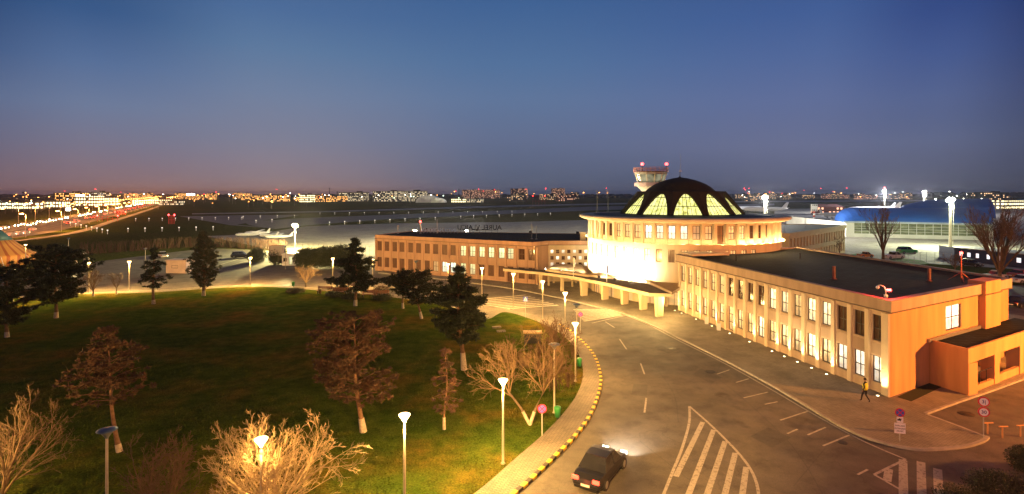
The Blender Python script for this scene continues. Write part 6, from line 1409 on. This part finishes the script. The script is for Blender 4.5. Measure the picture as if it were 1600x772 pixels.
# crossing sign
t = sign_post(821, 496, 'square blue pedestrian crossing sign at the tip of the lawn', 2.6); m = MB(); m.box((0, -.02, 2.35), (.62, .03, .62)); lpart(t, 'sign_face', m, SBLUE)
m = MB(); m.hexa([(-.24, -.04, 2.12), (.24, -.04, 2.12), (.24, -.037, 2.12), (-.24, -.037, 2.12), (-.01, -.04, 2.60), (.01, -.04, 2.60), (.01, -.037, 2.60), (-.01, -.037, 2.60)]); lpart(t, 'white_triangle', m, SWHITE)
m = MB(); m.ball((0, -.045, 2.42), .035, 8); m.tube([(0, -.045, 2.39), (.01, -.045, 2.28)], .022, 5); m.tube([(.01, -.045, 2.28), (-.07, -.045, 2.16)], .016, 5); m.tube([(.01, -.045, 2.28), (.08, -.045, 2.16)], .016, 5); lpart(t, 'walking_symbol', m, DARKM)
# no stopping sign with plates at the right kerb
t = sign_post(1406, 690, 'no stopping sign above two white text plates at the right kerb', 2.0, -.25); no_stop(t, 1.86, .28)
m = MB(); m.box((0, -.015, 1.40), (.36, .03, .36)); pl = lpart(t, 'small_plate', m, SWHITE); m = MB(); m.box((-.05, -.033, 1.40), (.20, .006, .10)); m.box((-.02, -.033, 1.47), (.10, .006, .06)); m.tube([(.09, -.036, 1.5), (.02, -.036, 1.30)], .012, 4); lpart(pl, 'tow_truck_symbol', m, DARKM)
m = MB(); m.box((0, -.015, .86), (.62, .03, .66)); pl = lpart(t, 'text_plate', m, SWHITE)
for z, tx in ((.98, 'PARCARE'), (.80, 'INTERZISĂ'), (.64, 'ZILNIC')): text_mesh(tx, .13, DARKM, 'lettering', pl, (0, -.034, z), 0, .002)
# two speed rings
t = sign_post(1537, 684, 'two stacked round red rimmed number signs at the side street corner', 2.5, -.35)
for z, tx in ((2.35, '3'), (1.68, '30')):
    m = MB(); disc(m, z, .32, -.03, 0); rr = lpart(t, 'sign_rim', m, PLUM); m = MB(); disc(m, z, .245, -.036, -.031); lpart(t, 'sign_face', m, SWHITE); text_mesh(tx if tx == '30' else '3|', .30, mat('sign_digits_'+tx, (.05, .03, .25), .5, .05, 4), 'lettering', t, (0, -.042, z-.10), 0, .003)
# little pipe barriers
for px, py, lab in ((1543, 678, 'short pale pipe post next to the stacked number signs'), (1566, 684, 'short pale pipe post in the dark side street'), (1594, 682, 'low pipe barrier at the right edge of the side street')):
    c = P(px, py, .02); t = thing('pipe_barrier', lab, 'barrier post', c); m = MB(); m.tube([(0, 0, 0), (0, 0, .62), (.0, 0, .7)], .045, 8); lpart(t, 'post', m, PORCH); m = MB(); m.tube([(-.22, 0, .72), (.45, .1, .70)], .045, 8); lpart(t, 'top_bar', m, PORCH)
# benches
for i, (px, py, lab) in enumerate([(507, 459, 'first red brown park bench under the lamp left of the layered pine'), (531, 461, 'middle red brown park bench between the clipped bushes'), (578, 465, 'third red brown park bench right of the layered pine trunk'), (596, 466, 'last red brown park bench beside the low crooked pine')]):
    if i == 0:
        b0 = thing('park_bench', lab, 'bench', P(px, py, .12), 'park benches along the lawn edge'); WOODB = mat('bench_wood', (.22, .07, .03), .6, .2, 4)
        m = MB(); [m.box((0, -.25+.13*k, .45), (1.8, .11, .04)) for k in range(4)]; lpart(b0, 'seat', m, WOODB); m = MB(); [m.box((0, .24+.04*k, .58+.14*k), (1.8, .04, .11)) for k in range(3)]; lpart(b0, 'backrest', m, WOODB)
        for x in (-.75, .75): m = MB(); m.box((x, -.05, .22), (.08, .5, .44)); m.tube([(x, .2, .42), (x, .34, .95)], .03, 5); lpart(b0, 'leg', m, DARKM)
        for ch in b0.children: pass
        b0.scale = (1.3, 1.3, 1.2)
    else: o = dup(b0, P(px, py, .12), .1*i, lab)
# litter bins
def bin_(px, py, lab, mt=GREENP):
    c = P(px, py, .12); t = thing('litter_bin', lab, 'litter bin', c); m = MB(); m.lathe([(.18, .35), (.24, .9), (.25, .95)], n=14); lpart(t, 'body', m, mt, True); m = MB(); m.lathe([(.26, .951), (.24, 1.04), (.1, 1.1), (.001, 1.11)], n=14); lpart(t, 'lid', m, mt, True); m = MB(); m.tube([(0, .27, 0), (0, .27, 1.0)], .03, 6); m.box((0, .26, .7), (.1, .04, .1)); lpart(t, 'post', m, DARKM)
bin_(871, 659, 'green litter bin at the foot of the unlit lamp near the sidewalk'); bin_(905, 578, 'green litter bin beside the lit lamp at the sidewalk bend'); bin_(500, 462, 'brown litter bin beside the first park bench', SHUT); bin_(548, 464, 'brown litter bin beside the layered pine trunk', SHUT); bin_(458, 450, 'green litter bin below the pale spreading tree')
# stone slabs on the lawn tip
for px, py, lab in ((776, 512, 'pale rectangular slab on the lawn tip, farther one'), (783, 518, 'pale rectangular slab on the lawn tip, nearer one')):
    c = P(px, py, .13); m = MB(); m.box((0, 0, .06), (1.0, .6, .12), .2); m.box((0, 0, .13), (.9, .5, .02), .2); m.v = [(x+c[0], y+c[1], z+c[2]) for x, y, z in m.v]; o = m.build('stone_slab', SIDEW, None, c); tag(o, lab, 'slab')
c = P(832, 548, .12); t = thing('park_shelter', 'small lit roof panel on posts half hidden in the brown thicket', 'shelter', c); m = MB(); m.box((0, 0, 1.9), (1.9, .9, .12)); lpart(t, 'roof', m, mat('shelter_board', (.55, .36, .15), .6, .15, 3))
for x in (-.8, .8): m = MB(); m.box((x, 0, .93), (.08, .08, 1.84)); lpart(t, 'post', m, DARKM)
m = MB(); m.box((0, .3, 1.1), (1.5, .05, .9)); lpart(t, 'board', m, DARKM)

# ================================================================== PERSON WALKING IN A YELLOW VEST
def skin_body(name, joints, edges, root, mt, par, sub=2):
    me = bpy.data.meshes.new(name); me.from_pydata([j[0] for j in joints], edges, []); ob = bpy.data.objects.new(name, me); COL.objects.link(ob)
    sk = ob.modifiers.new('s', 'SKIN'); sk.use_smooth_shade = True; 
    if not me.skin_vertices: 
        bm = bmesh.new(); bm.from_mesh(me); bm.verts.layers.skin.verify(); bm.to_mesh(me); bm.free()
    for i, j in enumerate(joints): v = me.skin_vertices[0].data[i]; v.radius = (j[1], j[2] if len(j) > 2 else j[1]); v.use_root = (i == root)
    ss = ob.modifiers.new('u', 'SUBSURF'); ss.levels = sub; ss.render_levels = sub
    dg = bpy.context.evaluated_depsgraph_get(); dg.update(); m2 = bpy.data.meshes.new_from_object(ob.evaluated_get(dg)); COL.objects.unlink(ob); bpy.data.objects.remove(ob)
    o = bpy.data.objects.new(name, m2); COL.objects.link(o); o.parent = par; m2.materials.clear(); m2.materials.append(mt)
    for p in m2.polygons: p.use_smooth = True
    return o
pc = P(1352, 628, .12); per = thing('person', 'person in a yellow high visibility vest and dark trousers walking along the facade', 'person', pc, None, 2.0)
CLOTH = mat('dark_clothes', (.02, .018, .022), .9, .2, 6); SKIN = mat('skin', (.42, .25, .17), .6, .08, 8); VEST = mat('yellow_vest', (.75, .72, .05), .7, .08, 6); HAIR = mat('dark_hair', (.02, .014, .01), .8, .2, 20)
J = [((0, 0, .95), .14, .12), ((0, 0, 1.15), .13, .11), ((0, 0, 1.38), .17, .11), ((0, 0, 1.49), .07, .07), ((.02, 0, 1.58), .055, .055),
     ((.02, .09, .90), .09, .09), ((.18, .10, .50), .062, .062), ((.24, .10, .10), .042, .042), ((.36, .10, .05), .04, .03),
     ((-.02, -.09, .90), .09, .09), ((.02, -.10, .50), .062, .062), ((-.28, -.10, .16), .042, .042), ((-.20, -.10, .05), .04, .03),
     ((0, .20, 1.42), .06, .06), ((-.10, .25, 1.14), .045, .045), ((.04, .25, .92), .034, .034), ((0, -.20, 1.42), .06, .06), ((.08, -.25, 1.14), .045, .045), ((.28, -.24, 1.02), .034, .034)]
Eg = [(0, 1), (1, 2), (2, 3), (3, 4), (0, 5), (5, 6), (6, 7), (7, 8), (0, 9), (9, 10), (10, 11), (11, 12), (2, 13), (13, 14), (14, 15), (2, 16), (16, 17), (17, 18)]
skin_body('body', J, Eg, 0, CLOTH, per)
m = MB(); m.lathe([(.19, .0), (.205, .2), (.225, .4), (.17, .5), (.09, .54)], (0, 0, .93), 18); v_ = [(x*.72, y*1.0, z) for x, y, z in m.v]; m.v = v_; lpart(per, 'vest', m, VEST, True)
m = MB(); m.lathe([(.0001, 1.56), (.05, 1.57), (.085, 1.63), (.10, 1.70), (.095, 1.77), (.06, 1.82), (.0001, 1.835)], (.03, 0, 0), 14); hd_ = lpart(per, 'head', m, SKIN, True)
m = MB(); m.ball((.13, 0, 1.68), .018, 6); m.ball((.03, .098, 1.69), .022, 6); m.ball((.03, -.098, 1.69), .022, 6); lpart(hd_, 'nose_and_ears', m, SKIN, True)
m = MB(); m.lathe([(.104, 1.68), (.108, 1.74), (.09, 1.81), (.05, 1.845), (.0001, 1.85)], (.015, 0, 0), 14); lpart(per, 'hair', m, HAIR, True)
for (x, y, z) in ((.05, .25, .90), (.30, -.24, 1.01)):
    m = MB(); m.tube([(x, y, z+.02), (x+.02, y, z-.04), (x+.03, y, z-.08)], [.03, .038, .034], 8)
    for k in range(4): yy = y-.03+.02*k; m.tube([(x+.03, yy, z-.07), (x+.05, yy, z-.12), (x+.04, yy, z-.155+.006*abs(k-1.5))], .009, 5)
    m.tube([(x+.03, y-.03, z-.02), (x+.06, y-.045, z-.06), (x+.065, y-.04, z-.09)], .010, 5); lpart(per, 'hand', m, SKIN, True)
